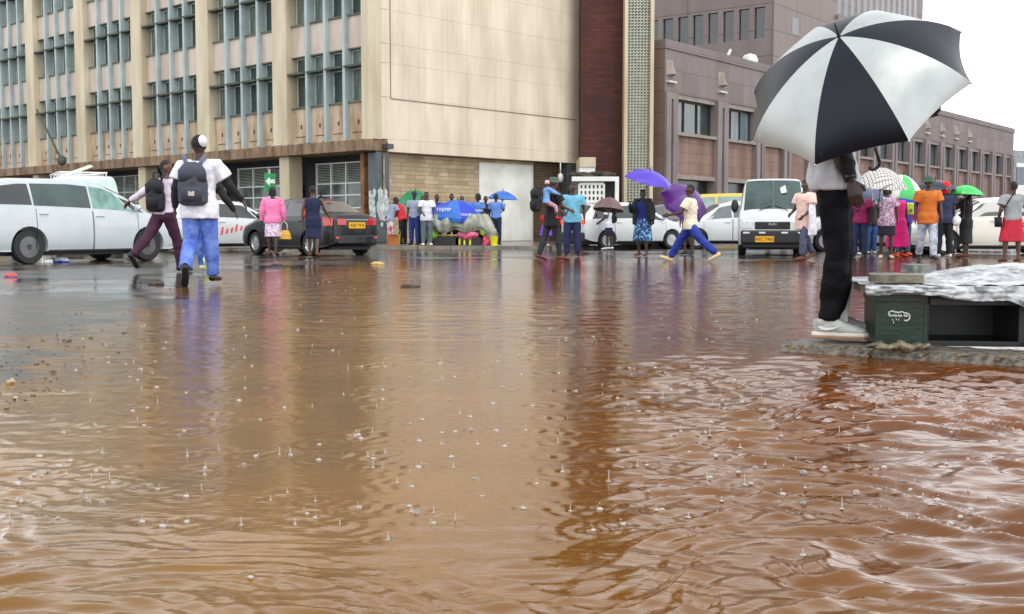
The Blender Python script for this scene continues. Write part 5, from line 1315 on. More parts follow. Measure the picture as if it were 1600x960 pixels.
# man with the blue-grey backpack, walking away
pA = gp(314, 446); PA = pose(1.80, legL=(-3, 3, -42, 62), legR=(8, 4, 6), armL=(-6, 16, 8, 6), armR=(12, 30, 30, 34), lean=3, turn=-4, build=1.06)
person('man in a white tee over black sleeves and blue jeans walking away with a backpack', pA, R(2), PA, M_skin, (tee_white, 'long', -.16, .034, black), ('trousers', jeans, 1.0, .026, .1), shoe_b, ('beanie', black), voxel=.010, wr=.008)
bn = [o for o in D.objects if o.get('label', '').startswith('man in a white tee over')][0]
hc_ = PA.J['head']; q = MB(); q.ball((hc_.x + .045, hc_.y - .022, hc_.z + .065), (.062, .088, .078), 14, 10); q.build('hat_panel', M_white, bn, smooth=True)
def backpack(label, loc, yaw, k, m_, m2, patch=False, dz=0, lean=0):
    b = thing('backpack', loc, yaw, label, 'backpack')
    mb = MB(); mb.tube([(0, 0, -.02), (0, 0, .02), (0, 0, .2), (0, .0, .36), (0, .01, .43), (0, .01, .455)], [(.10 * k, .06 * k), (.150 * k, .085 * k), (.155 * k, .09 * k), (.140 * k, .085 * k), (.12 * k, .07 * k), (.07 * k, .04 * k)], 20, up=(1, 0, 0))
    me = bake(mb, .012, 2, wr=.007, wscale=7, seed=5); me.materials.append(m_); put('bag', me, b, True)
    mb = MB(); mb.tube([(0, -.075, .03), (0, -.082, .17), (0, -.08, .20)], [(.105 * k, .04 * k), (.11 * k, .04 * k), (.10 * k, .03 * k)], 16, up=(1, 0, 0)); mb.build('pocket', m_, b, smooth=True)
    mb = MB(); mb.tube([(0, -.03, .27), (0, -.05, .40), (0, -.0, .47)], [(.15 * k, .06 * k), (.145 * k, .055 * k), (.10 * k, .05 * k)], 16, up=(1, 0, 0)); mb.build('flap', m_, b, smooth=True)
    for s_ in (1, -1):
        mb = MB(); mb.tube([(s_ * .07, .05, .44), (s_ * .10, .065, .54), (s_ * .135, .10, .60), (s_ * .15, .19, .60)], [(.026, .007)] * 4, 8, up=(1, 0, 0)); mb.build('strap', m2, b, smooth=True)
    mb = MB(); mb.tube([(-.05, .03, .455), (-.03, .02, .50), (.03, .02, .50), (.05, .03, .455)], .009, 6); mb.build('handle', m2, b, smooth=True)
    if patch: mb = MB(); mb.box(-.035, .04, -.126, -.118, .09, .15); mb.build('label_patch', cl('tan_patch', (196, 184, 170)), b, bevel=.004)
    return b
bpg = cl('backpack_grey', (66, 70, 84)); bpk = cl('backpack_black', (26, 27, 34))
ct = PA.J['pel']; rot = Matrix.Rotation(R(2), 4, 'Z')
backpack('blue-grey backpack with a tan patch on the man in the white tee', pA + rot @ Vector((-.03, -.19, ct.z + .02)), R(4), 1.15, bpg, cl('strap_grey', (100, 108, 128)), True)
pB = gp(258, 426)
PB = pose(1.80, legL=(-34, 4, -50, 44), legR=(22, 3, 8), armL=(-26, 50, -28, 58), armR=(20, 6, 40, 0), lean=6, turn=-50)
person('man in a pale shirt and maroon trousers striding away with his arm held out', pB, R(-28), PB, M_skin2, (lav, 'long', -.02, .022), ('trousers', maroon, 1.0, .016, .1), shoe_b, 'short', voxel=.011, wr=.008)
rot = Matrix.Rotation(R(-28), 4, 'Z')
backpack('black backpack on the man in maroon trousers', pB + rot @ Vector((0, -.17, PB.J['pel'].z + .05)), R(-28), 1.15, bpk, bpk)
# third walker almost hidden in front of the man with the backpack
pC = gp(322, 428)
person('walker in blue jeans and pale yellow shoes hidden behind the man with the backpack', pC, R(0), pose(1.70, legL=(14, 2, 10), legR=(-8, 2, -40, 55), armR=(8, 28, 24, 30)), M_skin, (black, 'long', -.05, .02), ('trousers', jeans, 1.0, .018), cl('pale_yellow_shoe', (226, 236, 160)), 'short', voxel=.013)
# woman in pink jacket
pD = gp(427, 401)
person('woman in a pink jacket and pale floral skirt walking away', pD, R(4), pose(1.66, legL=(2, 1, 0), legR=(-8, 1, -16, 12), armL=(0, 14, 10, 6), armR=(0, 14, 14, 4), build=1.1), M_skin, (pink, 'long', -.10, .026), ('skirt', flor, .50, .02, .25), shoe_br, 'bob')
hb = thing('handbag', pD + Vector((.27, .04, .42)), R(5), 'yellow handbag with white straps held by the woman in pink', 'handbag')
m = MB(); m.tube([(-.16, 0, .02), (-.15, 0, .0), (.15, 0, .0), (.16, 0, .02)], [(.02, .02)] * 4, 6); m.tube([(0, 0, 0), (0, 0, .12), (0, 0, .22)], [(.17, .06), (.16, .055), (.10, .03)], 16, up=(1, 0, 0)); me = bake(m, .012, 2, wr=.004); me.materials.append(mat('yellow_leather', srgb(226, 176, 64), .4)); put('bag', me, hb, True)
for y in (-.02, .02): m = MB(); m.tube([(-.08, y, .20), (-.07, y, .36), (0, y, .45), (.07, y, .36), (.08, y, .20)], .010, 6); m.build('strap', M_white, hb, smooth=True)
# woman in navy dress
pE = gp(490, 403)
person('woman in a sleeveless navy dress walking away past the dark saloon', pE, R(6), pose(1.66, legL=(4, 1, 2), legR=(-6, 1, -14, 10), armL=(-4, 14, 10, 0), armR=(12, 20, 36, 26)), M_skin2, (navy, 'none', -.2, .018), ('skirt', navy, .48, .018, .2), shoe_br, 'short')
sb = thing('shoulder_bag', pE + Vector((-.2, .03, .93)), 0, 'small orange brown bag under the arm of the woman in navy', 'handbag')
m = MB(); m.tube([(0, 0, 0), (0, 0, .1), (0, 0, .2)], [(.05, .08), (.06, .1), (.04, .07)], 12, up=(1, 0, 0)); m.build('bag', mat('tan_leather', srgb(170, 76, 40), .45), sb, smooth=True)
m = MB(); m.tube([(0, 0, .18), (.05, 0, .45)], .01, 6); m.build('strap', mat('tan_leather', srgb(170, 76, 40), .45), sb)

# parent carrying a child
pF = gp(862, 408)
PF = pose(1.76, legL=(-16, 2, -20, 12), legR=(14, 2, 4), armL=(18, 12, 62, -20), armR=(20, 10, 70, -14), lean=3, turn=-20)
person('adult in black leggings and a bucket hat carrying a child', pF, R(-62), PF, M_skin2, (black, 'short', -.22, .03), ('trousers', cl('charcoal_leggings', (34, 40, 46)), 1.0, .010), shoe_br, ('hat', hatg))
PFc = pose(.92, legL=(70, 14, 10, 0), legR=(60, 14, 6, 0), armL=(60, 10, 70, 10), armR=(60, 10, 70, 10), lean=4)
person('small child in a pink woolly hat and light blue jacket carried by the adult', pF + Vector((-.13, -.25, .88)), R(-72), PFc, M_skin2, (cl('light_blue', (120, 166, 222)), 'long', -.08, .03), ('trousers', cl('pale_pink_tights', (190, 150, 160)), .8, .014), red, ('beanie', cl('pink_wool', (250, 190, 204))), voxel=.011)
backpack('black backpack hanging behind the child in the pink hat', pF + Vector((-.34, -.2, 1.06)), R(-60), .95, bpk, bpk)
# man in light blue shirt
pG = gp(894, 402)
PG = pose(1.76, legL=(2, 5, 0), legR=(0, 5, -2), armL=(-6, 14, 4, 2), armR=(-6, 14, 6, 2), build=1.12)
G = person('stout man in a light blue short-sleeved shirt and navy trousers facing the camera', pG, R(178), PG, M_skin, (skyb, 'short', -.12, .026), ('trousers', cl('navy_trousers', (30, 38, 80)), 1.0, .022), shoe_b, 'short', eyes=True, belly=.04)
m = MB(); m.tube([(-.09, .10, 1.40), (0, .155, 1.25), (.10, .175, 1.12), (.19, .10, .98)], [(.012, .005)] * 4, 6); m.build('sling_strap', black, G)
# youth under the mauve umbrella
person('young man in a white tee and navy shorts crossing by the white hatchback', gp(951, 391), R(75), pose(1.52, legL=(4, 2, 0), legR=(-6, 2, -6), armL=(24, 8, 50, 0), armR=(26, 8, 56, 0)), M_skin, (tee_white, 'short', -.14, .03), ('trousers', navy, .50, .026), shoe_w, 'short')
bk2 = gp(951, 391); backpack('small dark backpack on the young man in the white tee', bk2 + Vector((.15, 0, .86)), R(75), .8, bpk, bpk)
# woman in the blue patterned dress and black jacket
pI = gp(1004, 401)
person('woman in a blue patterned dress and open black jacket under the purple umbrella', pI, R(150), pose(1.62, legL=(4, 4, 0), legR=(-2, 4, -4), armL=(8, 18, 20, 6), armR=(40, 8, 130, -10), turn=40, build=1.06), M_skin, (cl('deep_blue', (20, 30, 110)), 'short', -.2, .012), ('skirt', bluepat, .42, .03, .45), shoe_br, 'short', eyes=True)
jk_ = MB(); PJ = pose(1.62, armL=(8, 18, 20, 6), armR=(40, 8, 130, -10), build=1.1)
for s_ in (1, -1): jk_.tube([(s_ * .13, -.02, 1.40), (s_ * .17, -.02, 1.2), (s_ * .19, -.03, .95), (s_ * .21, -.03, .78)], [(.08, .12), (.10, .13), (.08, .14), (.05, .12)], 12, up=(1, 0, 0))
jk_.tube([(0, -.10, 1.42), (0, -.13, 1.1), (0, -.12, .80)], [(.16, .05), (.19, .05), (.2, .04)], 14, up=(1, 0, 0))
for q in 'LR':
    J = PJ.J; jk_.tube([J['sh' + q], J['el' + q], lerp(J['el' + q], J['wr' + q], .9)], [.085, .075, .055], 10)
me = bake(jk_, .016, 2, wr=.008); me.materials.append(cl('black_jacket', (24, 30, 32))); jo = put('jacket', me, None, True); jo.parent = [o for o in D.objects if o.get('label', '').startswith('woman in a blue patterned dress')][0]
# running man
pJ = gp(1080, 409)
person('running man in a cream polo shirt, blue trousers and cream shoes', pJ + Vector((-.02, 0, 0)), R(68), pose(1.76, legL=(-40, 4, -50, 26), legR=(38, 4, 30, -22), armL=(26, 14, 80, 6), armR=(-8, 12, 24, 4), lean=2, turn=30), M_skin, (cream_t, 'short', -.10, .028), ('trousers', royal, .96, .024), shoe_c, 'short', voxel=.011, eyes=True, wr=.009)
person('person under the violet umbrella in white socks and black shoes behind the running man', gp(1076, 399), R(150), pose(1.66), M_skin2, (black, 'short', -.1, .02), ('trousers', black, .5, .02), shoe_b, 'short')
# woman in the pale pink shirt
pL = gp(1256, 408)
L_ = person('woman in a loose pale pink shirt and slate jeans walking left past the minibus', pL, R(120), pose(1.72, legL=(16, 2, 6), legR=(-20, 2, -30, 20), armL=(6, 10, 50, -10), armR=(10, 10, 60, -20), turn=35, build=1.04), M_skin, (palepink, 'short', -.24, .040), ('trousers', slate, .95, .02), shoe_br, 'bald_short', eyes=True)
m = MB(); m.tube([(-.22, .02, 1.3), (-.27, .04, .95), (-.25, .02, .55)], [(.03, .08), (.04, .10), (.05, .12)], 10, up=(1, 0, 0)); me = bake(m, .015, 2, wr=.01); me.materials.append(tee_white); put('white_wrap', me, L_, True)
# queue at the right
Q = 'people waiting in the queue at the right'
person('person in a magenta and maroon top standing behind the black trousers', gp(1343, 403), R(160), pose(1.64, legL=(2, 4, 0), legR=(0, 4, 0)), M_skin, (magenta, 'long', -.08, .03, cl('plum_sleeve', (60, 26, 56))), ('trousers', jeans_d, 1, .02), shoe_b, 'bob', Q)
person('person in a black top and blue jeans at the back of the queue', gp(1360, 398), R(20), pose(1.60), M_skin, (black, 'long', -.1, .02), ('trousers', cl('mid_jeans', (50, 84, 140)), 1, .02), shoe_w, 'short', Q)
person('woman in bright hot pink dress partly hidden behind the printed tee', gp(1402, 402), R(200), pose(1.62, legL=(0, 3, 0), legR=(0, 3, 0), build=1.08), M_skin2, (hotpink, 'none', -.2, .02), ('skirt', hotpink, .26, .05, .75), shoe_o, 'short', Q)
person('person in a pale pink printed tee and black skirt with a white hem', gp(1384, 405), R(165), pose(1.66, armL=(2, 8, 8, 4), armR=(-4, 10, 20, 4)), M_skin, (pat_pink, 'short', -.16, .026), ('skirt', cl('charcoal_skirt', (26, 30, 44)), .56, .02, .2), cl('beige_shoe', (200, 184, 160)), 'bob', Q)
person('man in a blue tee with a yellow bag panel in the middle of the queue', gp(1411, 400), R(175), pose(1.70, armL=(20, 8, 90, -30), armR=(20, 8, 90, -30)), M_skin, (cl('bright_blue', (20, 60, 190)), 'short', -.12, .024), ('trousers', cl('steel_jeans', (56, 84, 120)), 1, .02), shoe_o, ('cap', cl('blue_cap', (52, 74, 96))), Q, eyes=True)
yb = thing('yellow_parcel', gp(1411, 400) + Vector((.02, -.24, 1.02)), 0, 'yellow green parcel held at the chest of the man in blue', 'parcel')
m = MB(); m.box(-.13, .13, -.05, .05, 0, .30); m.build('wrapper', mat('yellow_green_film', srgb(190, 206, 60), .4), yb, bevel=.03)
person('man in an orange tee, washed pale jeans and a green bucket hat walking', gp(1448, 408), R(172), pose(1.76, legL=(10, 3, 2), legR=(-8, 4, -24, 16), armL=(6, 12, 14, 4), armR=(-10, 10, 10, 4), turn=-10), M_skin, (orange, 'short', -.16, .034), ('trousers', wjeans, 1, .024), shoe_b, ('hat', cl('green_hat', (52, 88, 70))), Q, voxel=.012, eyes=True)
person('person in a navy top, black trousers and red hood facing away', gp(1474, 404), R(8), pose(1.74, legL=(4, 4, 0), legR=(-3, 4, -4)), M_skin, (cl('navy_top', (34, 42, 72)), 'short', -.14, .03), ('trousers', black, 1, .024), shoe_w, ('hood', cl('red_hood', (224, 30, 44))), Q)
person('woman in a long black dress and black head scarf with her hand at her face', gp(1508, 403), R(60), pose(1.60, armL=(60, 10, 140, -10), armR=(10, 6, 60, -10), build=1.08), M_skin, (black, 'long', -.2, .03), ('skirt', cl('black_dress', (20, 24, 26)), .36, .03, .35), shoe_br, ('scarf', cl('black_scarf', (22, 20, 26))), Q)
person('woman in a grey top and crimson skirt seen from behind at the right edge', gp(1580, 411), R(2), pose(1.62, legL=(2, 6, 0), legR=(-2, 6, -2), armL=(-4, 16, 14, 4), armR=(-4, 16, 14, 4), build=1.08), M_skin2, (grey, 'short', -.02, .03), ('skirt', redsk, .46, .03, .40), shoe_br, 'bald_short', Q)
person('person with maroon sleeves behind the man in orange', gp(1430, 397), R(185), pose(1.62), M_skin, (magenta, 'short', -.1, .02), ('trousers', black, 1, .02), shoe_b, 'short', Q)
person('person in dark clothes below the light green umbrella', gp(1492, 397), R(190), pose(1.60), M_skin, (cl('olive_dark', (50, 56, 48)), 'long', -.1, .02), ('trousers', black, 1, .02), shoe_b, 'short', Q)
person('person in a teal skirt between the black trousers and the queue', gp(1330, 399), R(200), pose(1.6), M_skin2, (black, 'long', -.1, .02), ('skirt', cl('teal_dark', (30, 80, 84)), .6, .02), shoe_w, 'short', Q)
for (u, v, h, c_, lab) in ((1352, 396, 1.72, black, 'tall person in black furthest back below the checked umbrella'), (1397, 395, 1.66, cl('dark_maroon', (70, 20, 40)), 'person in dark maroon behind the printed tee'),
        (1462, 396, 1.64, cl('charcoal', (44, 46, 52)), 'person in charcoal seen between the orange and the navy tops'), (1424, 396, 1.7, cl('dark_olive', (60, 58, 44)), 'person in dark olive behind the man in blue')):
    person(lab, gp(u, v), R(random.choice((0, 170, 195))), pose(h), M_skin, (c_, 'long', -.1, .024), ('trousers', black, 1, .02), shoe_b, 'short', Q)
bg_ = thing('white_bag', gp(1487, 404) + Vector((.05, -.1, .86)), 0, 'small white plastic bag held beside the woman in black', 'bag')
m = MB(); m.ball((0, 0, 0), (.10, .06, .11), 10, 8); m.tube([(0, 0, .08), (.02, 0, .2)], [.03, .01], 6); me = bake(m, .014, 1, wr=.012); me.materials.append(tee_white); put('bag', me, bg_, True)
sl2 = thing('sling_bag', gp(1556, 411) + Vector((0, -.05, .72)), 0, 'small dark sling bag at the hip of the woman in crimson', 'bag')
m = MB(); m.tube([(0, 0, 0), (0, 0, .2)], [(.07, .04), (.08, .05)], 10, up=(1, 0, 0)); m.build('bag', black, sl2, smooth=True)
m = MB(); m.tube([(0, -.02, .2), (.28, -.10, .72)], [(.012, .005)] * 2, 6); m.build('strap', black, sl2)

# group by the stone wall and the vendor stall
def wp(u, v): p = at(u, v, .12); Y_ = max(p.y, 37.0 + (386 - v) * .3); return Vector((X(u, Y_), Y_, .12))
person('person in a pale grey top bending his head beside the postered column', wp(611, 383), R(-60), pose(1.62, lean=14, nod=30, armL=(20, 6, 70, 0), armR=(20, 6, 70, 0)), M_skin, (greyblue, 'short', -.1, .024), ('trousers', dmat('red_print', (224, 218, 220), (196, 40, 60), 8), 1, .024), shoe_w, 'short')
person('person in a red jacket stooping next to the postered column', wp(630, 383), R(60), pose(1.62, lean=22, nod=35, armL=(30, 6, 60, 0), armR=(30, 6, 60, 0)), M_skin, (red, 'long', -.06, .03), ('trousers', black, 1, .02), shoe_b, 'short')
person('guard in a pale grey shirt, dark cap and blue trousers standing by the wall', wp(648, 386), R(165), pose(1.74), M_skin, (greyblue, 'short', -.04, .02), ('trousers', cl('guard_blue', (26, 48, 122)), 1, .024), shoe_b, ('cap', cl('navy_cap', (26, 34, 66))), eyes=True)
person('person in a cyan top half hidden behind the guard', wp(661, 383), R(170), pose(1.62), M_skin, (cyan, 'short', -.1, .02), ('trousers', black, 1, .02), shoe_b, 'short')
person('man in a white tee with blue sleeves and grey trousers by the blue stall umbrella', wp(667, 387), R(190), pose(1.72, armL=(10, 10, 50, -10), armR=(14, 8, 60, -20)), M_skin, (tee_white, 'short', -.12, .026), ('trousers', cl('grey_trousers', (98, 108, 118)), 1, .022), shoe_w, 'bald_short', eyes=True)
for (u, v, h, c_, lab) in ((683, 383, 1.68, royal, 'person in royal blue peering over the blue stall umbrella from the left'), (706, 383, 1.70, black, 'person whose black hair shows just above the top of the stall umbrella'), (722, 383, 1.62, tee_white, 'person in white standing hidden behind the stall umbrella')):
    person(lab, wp(u, v), R(180), pose(h), M_skin, (c_, 'short', -.1, .02), ('trousers', black, 1, .02), shoe_b, 'short')
person('person in a pale blue shirt at the right side of the stall umbrella', wp(747, 384), R(150), pose(1.68), M_skin, (polblue, 'short', -.1, .024), ('trousers', navy, 1, .02), shoe_b, 'bob')
person('man in a black tee between two blue shirts by the white door', wp(759, 382), R(178), pose(1.66), M_skin, (black, 'short', -.1, .024), ('trousers', navy, 1, .02), shoe_b, 'short')
person('man in a blue shirt and navy trousers holding the light blue umbrella', wp(775, 384), R(-10), pose(1.68, armR=(30, 12, 130, 0)), M_skin, (cl('officer_blue', (98, 136, 206)), 'short', -.02, .024), ('trousers', cl('officer_navy', (24, 34, 62)), 1, .026), shoe_b, 'short')
person('child in a purple skirt and red top behind the adult carrying a child', wp(853, 389), R(170), pose(1.15), M_skin2, (red, 'short', -.02, .02), ('skirt', cl('purple_skirt', (130, 70, 220)), .50, .03, .7), shoe_w, 'short')

# small goods on the pavement
def bucket(label, p, m_, r=.13, h=.3):
    b = thing('bucket', p, 0, label, 'bucket'); q = MB(); q.lathe([(0, 0), (r * .8, 0), (r, h), (r * .93, h), (r * .75, .02), (0, .02)], 16); q.build('pail', m_, b, smooth='auto')
    q = MB(); q.tube([(-r, 0, h), (-r * .7, 0, h + r), (0, 0, h + r * 1.3), (r * .7, 0, h + r), (r, 0, h)], .007, 6); q.build('handle', M_metal, b)
M_yel = mat('yellow_plastic', srgb(232, 226, 30), .4)
bucket('yellow bucket by the feet of the man with the light blue umbrella', wp(772, 387), M_yel); bucket('yellow bucket beside the red trousers near the column', wp(620, 384), M_yel, .14, .36)
cb = thing('cardboard_box', wp(614, 386), R(20), 'brown cardboard box beside the yellow bucket near the column', 'box')
q = MB(); q.box(-.17, .17, -.13, .13, 0, .36); q.build('carton', mat('cardboard', srgb(176, 104, 60), .8), cb, bevel=.01); q = MB(); q.box(-.17, .17, -.16, -.131, .34, .36); q.build('flap', mat('cardboard', srgb(176, 104, 60), .8), cb)
# vendor stall
sp_ = Vector((X(716, 37.6), 37.6, .12))
stall = thing('vendor_stall', sp_, 0, 'street vendor table covered in cloudy plastic sheeting under the blue umbrella', 'stall')
q = MB(); q.box(-.95, .95, -.3, .5, .44, .48); q.build('table_top', mat('plank_wood', srgb(110, 84, 60), .8), stall)
for sx_ in (-.85, .85):
    for sy_ in (-.25, .45): q = MB(); q.box(sx_ - .03, sx_ + .03, sy_ - .03, sy_ + .03, 0, .44); q.build('leg', mat('plank_wood', srgb(110, 84, 60), .8), stall)
# sheeting, tent-like from the umbrella down to the goods
def sheet(pts_fn, nu, nv, th=.006):
    m = MB(); top = []; 
    for i in range(nu + 1):
        for j in range(nv + 1): top.append(Vector(pts_fn(i / nu, j / nv)))
    bot = [p + Vector((0, th, -th)) for p in top]; W_ = nv + 1; N_ = len(top); f = []
    for i in range(nu):
        for j in range(nv):
            q = (i * W_ + j, i * W_ + j + 1, (i + 1) * W_ + j + 1, (i + 1) * W_ + j); f.append(q); f.append(tuple(N_ + k for k in q[::-1]))
    return m.add(top + bot, f)
def stall_sheet(a, b):
    x = lerp(-.98, 1.0, a); flare = 1 + .10 * math.sin(b * 3.1) + (.28 * b * max(0, a - .5) * 2)
    z = lerp(1.02, .46, b) - (.42 * max(0, (a - .82) / .18) + .15 * max(0, (.12 - a) / .12)) * b
    y = -.55 - .16 * math.sin(b * 2.6) - .05 * math.sin(a * 19 + b * 3) - .03 * math.sin(a * 43)
    if b > .8: z += .06 * math.sin(a * 17)
    return (x * flare, y, z)
M_film = mat('cloudy_plastic', srgb(190, 194, 176), .45, col2=srgb(130, 136, 120), scale=4, trans=.25, coat=.4)
sheet(stall_sheet, 60, 14).build('plastic_sheet', M_film, stall, smooth=True)
def side_sheet(a, b):
    y = lerp(-.56, .5, a); z = lerp(.98, .05, b); x = 1.0 + .25 * math.sin(b * 1.9) + .03 * math.sin(a * 12); return (x, y, z)
sheet(side_sheet, 12, 14).build('plastic_sheet', M_film, stall, smooth=True)
goods = [('green_sack', -.85, -.42, .34, (.24, .16, .17), (130, 190, 60), 'light green sack hanging at the left of the stall'), ('pink_bundle', .34, -.5, .36, (.36, .12, .15), (232, 110, 150), 'pink cloth bundle at the front of the stall'),
         ('lime_parcel', .86, -.5, .44, (.14, .10, .11), (150, 220, 50), 'small lime parcel at the right of the pink bundle'), ('pink_sack', .98, -.5, .14, (.16, .12, .20), (232, 90, 120), 'pink sack standing on the ground under the stall sheet')]
for nm, x, y, z, r3, c_, lab in goods:
    g_ = MB(); g_.ball((0, 0, 0), r3, 14, 10); me = bake(g_, .02, 1, wr=.03, wscale=5); me.materials.append(mat(nm, srgb(*c_), .5, var=.2)); o = put(nm, me, None, True); o.location = sp_ + Vector((x, y, z)); tag(o, lab, 'goods')
cr_ = thing('crate', sp_ + Vector((.35, -.35, 0)), 0, 'dark crate with yellow slats below the pink bundle', 'crate')
q = MB(); q.box(-.42, .42, -.15, .2, .0, .26); q.build('box', M_black, cr_, bevel=.01)
for x in (-.28, -.12, .06): q = MB(); q.box(x - .03, x + .03, -.17, -.152, .02, .22); q.build('slat', M_yel, cr_)
cr_ = thing('crate', sp_ + Vector((-.35, -.35, 0)), 0, 'dark open crate below the stall with a yellow rim', 'crate')
q = MB(); q.box(-.4, .4, -.15, .2, 0, .30); q.build('box', M_black, cr_, bevel=.01); q = MB(); q.box(-.36, .36, -.18, .1, .31, .36); q.build('rim', mat('dull_yellow', srgb(176, 166, 70), .6), cr_)
vz = zat(313, sp_.y); VU = umbrella('big royal blue vendor umbrella with white lettering over the stall', (sp_.x - .02, sp_.y + .1, vz), (.03, -.12, 1), 1.0, .50, [U_royal, U_blue], .15, 8, 1.5, rib_r=.008, hook=False, valance=.12, sc=.02)
for (x, z, rzz, t_, sz) in ((-.42, -.33, -16, 'TREMP', .17), (.30, -.50, 10, 'TREMP', .12), (.72, -.36, 34, 'TREMP', .10)):
    Mx = Matrix.Translation((x, -.93 + abs(x) * .36, z)) @ Matrix.Rotation(R(rzz), 4, 'Z') @ Matrix.Rotation(R(66 if sz > .15 else 84), 4, 'X')
    text_mesh('lettering', t_, sz, M_white, VU, Mx, .004)

# ------------------------------------------------------------------ foreground: kerb, man under umbrella, table
kz = .048
kb = thing('kerb_island', (0, 0, 0), 0, 'worn concrete kerb with flaking yellow paint standing in the flood', 'kerb')
A_ = Vector((1.56, 6.60, 0)); B_ = Vector((3.9, 5.02, 0)); dd = (B_ - A_).normalized(); pp = Vector((-dd.y, dd.x, 0)); kb.location = A_
M_kerb = mat('worn_kerb', srgb(122, 116, 104), .5, col2=srgb(48, 44, 40), scale=22, bump=.6, bscale=30)
def kerbstone(s0, s1, seed):
    m = MB(); n = 26; vs = []; prof = [(0.0, -.06), (-.012, .0), (.006, kz - .012), (.028, kz), (.30, kz + .004), (.42, kz - .01), (.44, -.06)]
    for i in range(n + 1):
        s_ = lerp(s0, s1, i / n)
        for j, (y, z) in enumerate(prof):
            w = mnoise.noise(Vector((s_ * 9, y * 12, seed))) * .010 + mnoise.noise(Vector((s_ * 30, y * 30, seed + 4))) * .005
            e = .03 * max(0, 1 - min(i, n - i) / 2.0) if j in (2, 3, 4) else 0
            p = dd * (s_ + w) + pp * (y + w) + Vector((0, 0, z + w * .7 - e * .5)); vs.append(p)
    k = len(prof); f = [(i * k + j, i * k + j + 1, (i + 1) * k + j + 1, (i + 1) * k + j) for i in range(n) for j in range(k - 1)] + [tuple(range(k))[::-1], tuple(range(n * k, n * k + k))]
    m.add(vs, f); m.build('kerb_stone', M_kerb, kb, smooth='auto')
kerbstone(0, .52, 1); kerbstone(.535, 1.5, 2); kerbstone(1.515, 2.6, 3)
m = MB(); random.seed(3)
for s_ in [random.uniform(.0, 2.0) + random.choice((0, .02, .04)) for _ in range(80)]:
    r = random.uniform(.002, .009); p = dd * s_ + pp * -.003 + Vector((0, 0, random.uniform(.010, .044))); m.ball(tuple(p), (r * 1.5, .010, r * .5), 7, 4, M=Matrix.Rotation(math.atan2(dd.y, dd.x), 4, 'Z'))
m.build('paint_flakes', mat('yellow_road_paint', srgb(132, 100, 38), .85, var=.5, scale=20), kb)['kind'] = 'stuff'
# man
trz = mat('black_denim', (.006, .006, .0075), .85, var=.3, scale=12, bump=.25, bscale=60, spec=.15)
pM = Vector((1.885, 6.72, kz + .006))
PM = Pose(1.80, (7, 2, -1), (4, 2, -7), (55, 12, 100, 14), (8, 7, 16, 2), lean=-2, turn=0, build=.90)
Mn = person('man in black trousers standing on the kerb under the black and silver umbrella', pM, R(-104), PM, mat('deep_skin', (.035, .017, .013), .4, var=.15), (cl('pale_grey_shirt', (196, 200, 206)), 'long', -.075, .032, black), ('trousers', trz, .97, .014, .1), None, 'short', voxel=.0075, wr=.010, cv=.008)
J = PM.J
shg = mat('grey_suede', srgb(176, 182, 176), .7, var=.12, scale=8, bump=.2, bscale=80); shd_ = mat('dark_grey_suede', srgb(110, 118, 122), .8, var=.1)
gum = mat('gum_sole', srgb(176, 130, 84), .6); sole_w = mat('white_sole', srgb(222, 218, 206), .55)
for q in 'LR':
    an, toe, fd = J['an' + q], J['toe' + q], J['fd' + q]; g = an.z - .075 * PM.k
    sn = D.objects.new('shoe', None); COL.objects.link(sn); sn.parent = Mn; sn.location = (an.x, an.y, max(0, J['an' + q].z - .077)); sn.rotation_euler = (0, 0, math.atan2(fd.y, fd.x) - math.pi / 2)
    up_ = MB(); up_.tube([(0, -.075, .05), (0, -.06, .055), (0, -.02, .065), (0, .05, .062), (0, .11, .05), (0, .17, .040), (0, .205, .034), (0, .222, .03)],
                          [(.026, .030), (.040, .048), (.043, .058), (.046, .050), (.050, .034), (.051, .026), (.042, .020), (.018, .010)], 20, up=(1, 0, 0))
    up_.tube([(0, -.035, .07), (0, -.038, .105)], [(.044, .055), (.046, .056)], 16, up=(0, 1, 0)); me = bake(up_, .007, 3); me.materials.append(shg); put('upper', me, sn, True)
    outl = [(-.036, -.07), (-.04, -.02), (-.042, .05), (-.052, .12), (-.052, .17), (-.04, .21), (-.015, .232), (.015, .232), (.04, .21), (.052, .17), (.052, .12), (.044, .05), (.042, -.02), (.036, -.07), (.018, -.088), (-.018, -.088)]
    b = MB(); b.prism(outl, .009, .030); b.build('midsole', sole_w, sn, bevel=.004); b = MB(); b.prism([(x * 1.01, y * 1.01) for x, y in outl], 0, .009); b.build('outsole', gum, sn, bevel=.002)
    b = MB()
    for i in range(5): y = .02 + i * .024; b.tube([(-.024, y, .106 - i * .008), (0, y + .006, .114 - i * .0085), (.024, y, .106 - i * .008)], .0035, 6)
    b.build('laces', sole_w, sn, smooth=True)
    b = MB(); b.tube([(0, -.0, .105), (0, .05, .105), (0, .11, .078)], [(.022, .008)] * 3, 10, up=(1, 0, 0)); b.build('tongue', shd_, sn, smooth=True)
    for sx_ in (1, -1):   # curved tick on each side
        pr = [(-.055, .062), (-.03, .046), (0, .040), (.04, .050), (.085, .070), (.045, .060), (.005, .055), (-.02, .060), (-.035, .072)]
        b = MB(); xo = lambda y, s_: sx_ * (.0475 - .0000 + s_ + (.003 if y > .02 else 0) - max(0, (-y - .03)) * .25)
        n = len(pr); b.add([(xo(y, .002), y, z) for y, z in pr] + [(xo(y, -.006), y, z) for y, z in pr], [tuple(range(n)), tuple(range(n, 2 * n))[::-1]] + [(i, (i + 1) % n, n + (i + 1) % n, n + i) for i in range(n)])
        b.build('side_mark', M_white, sn)
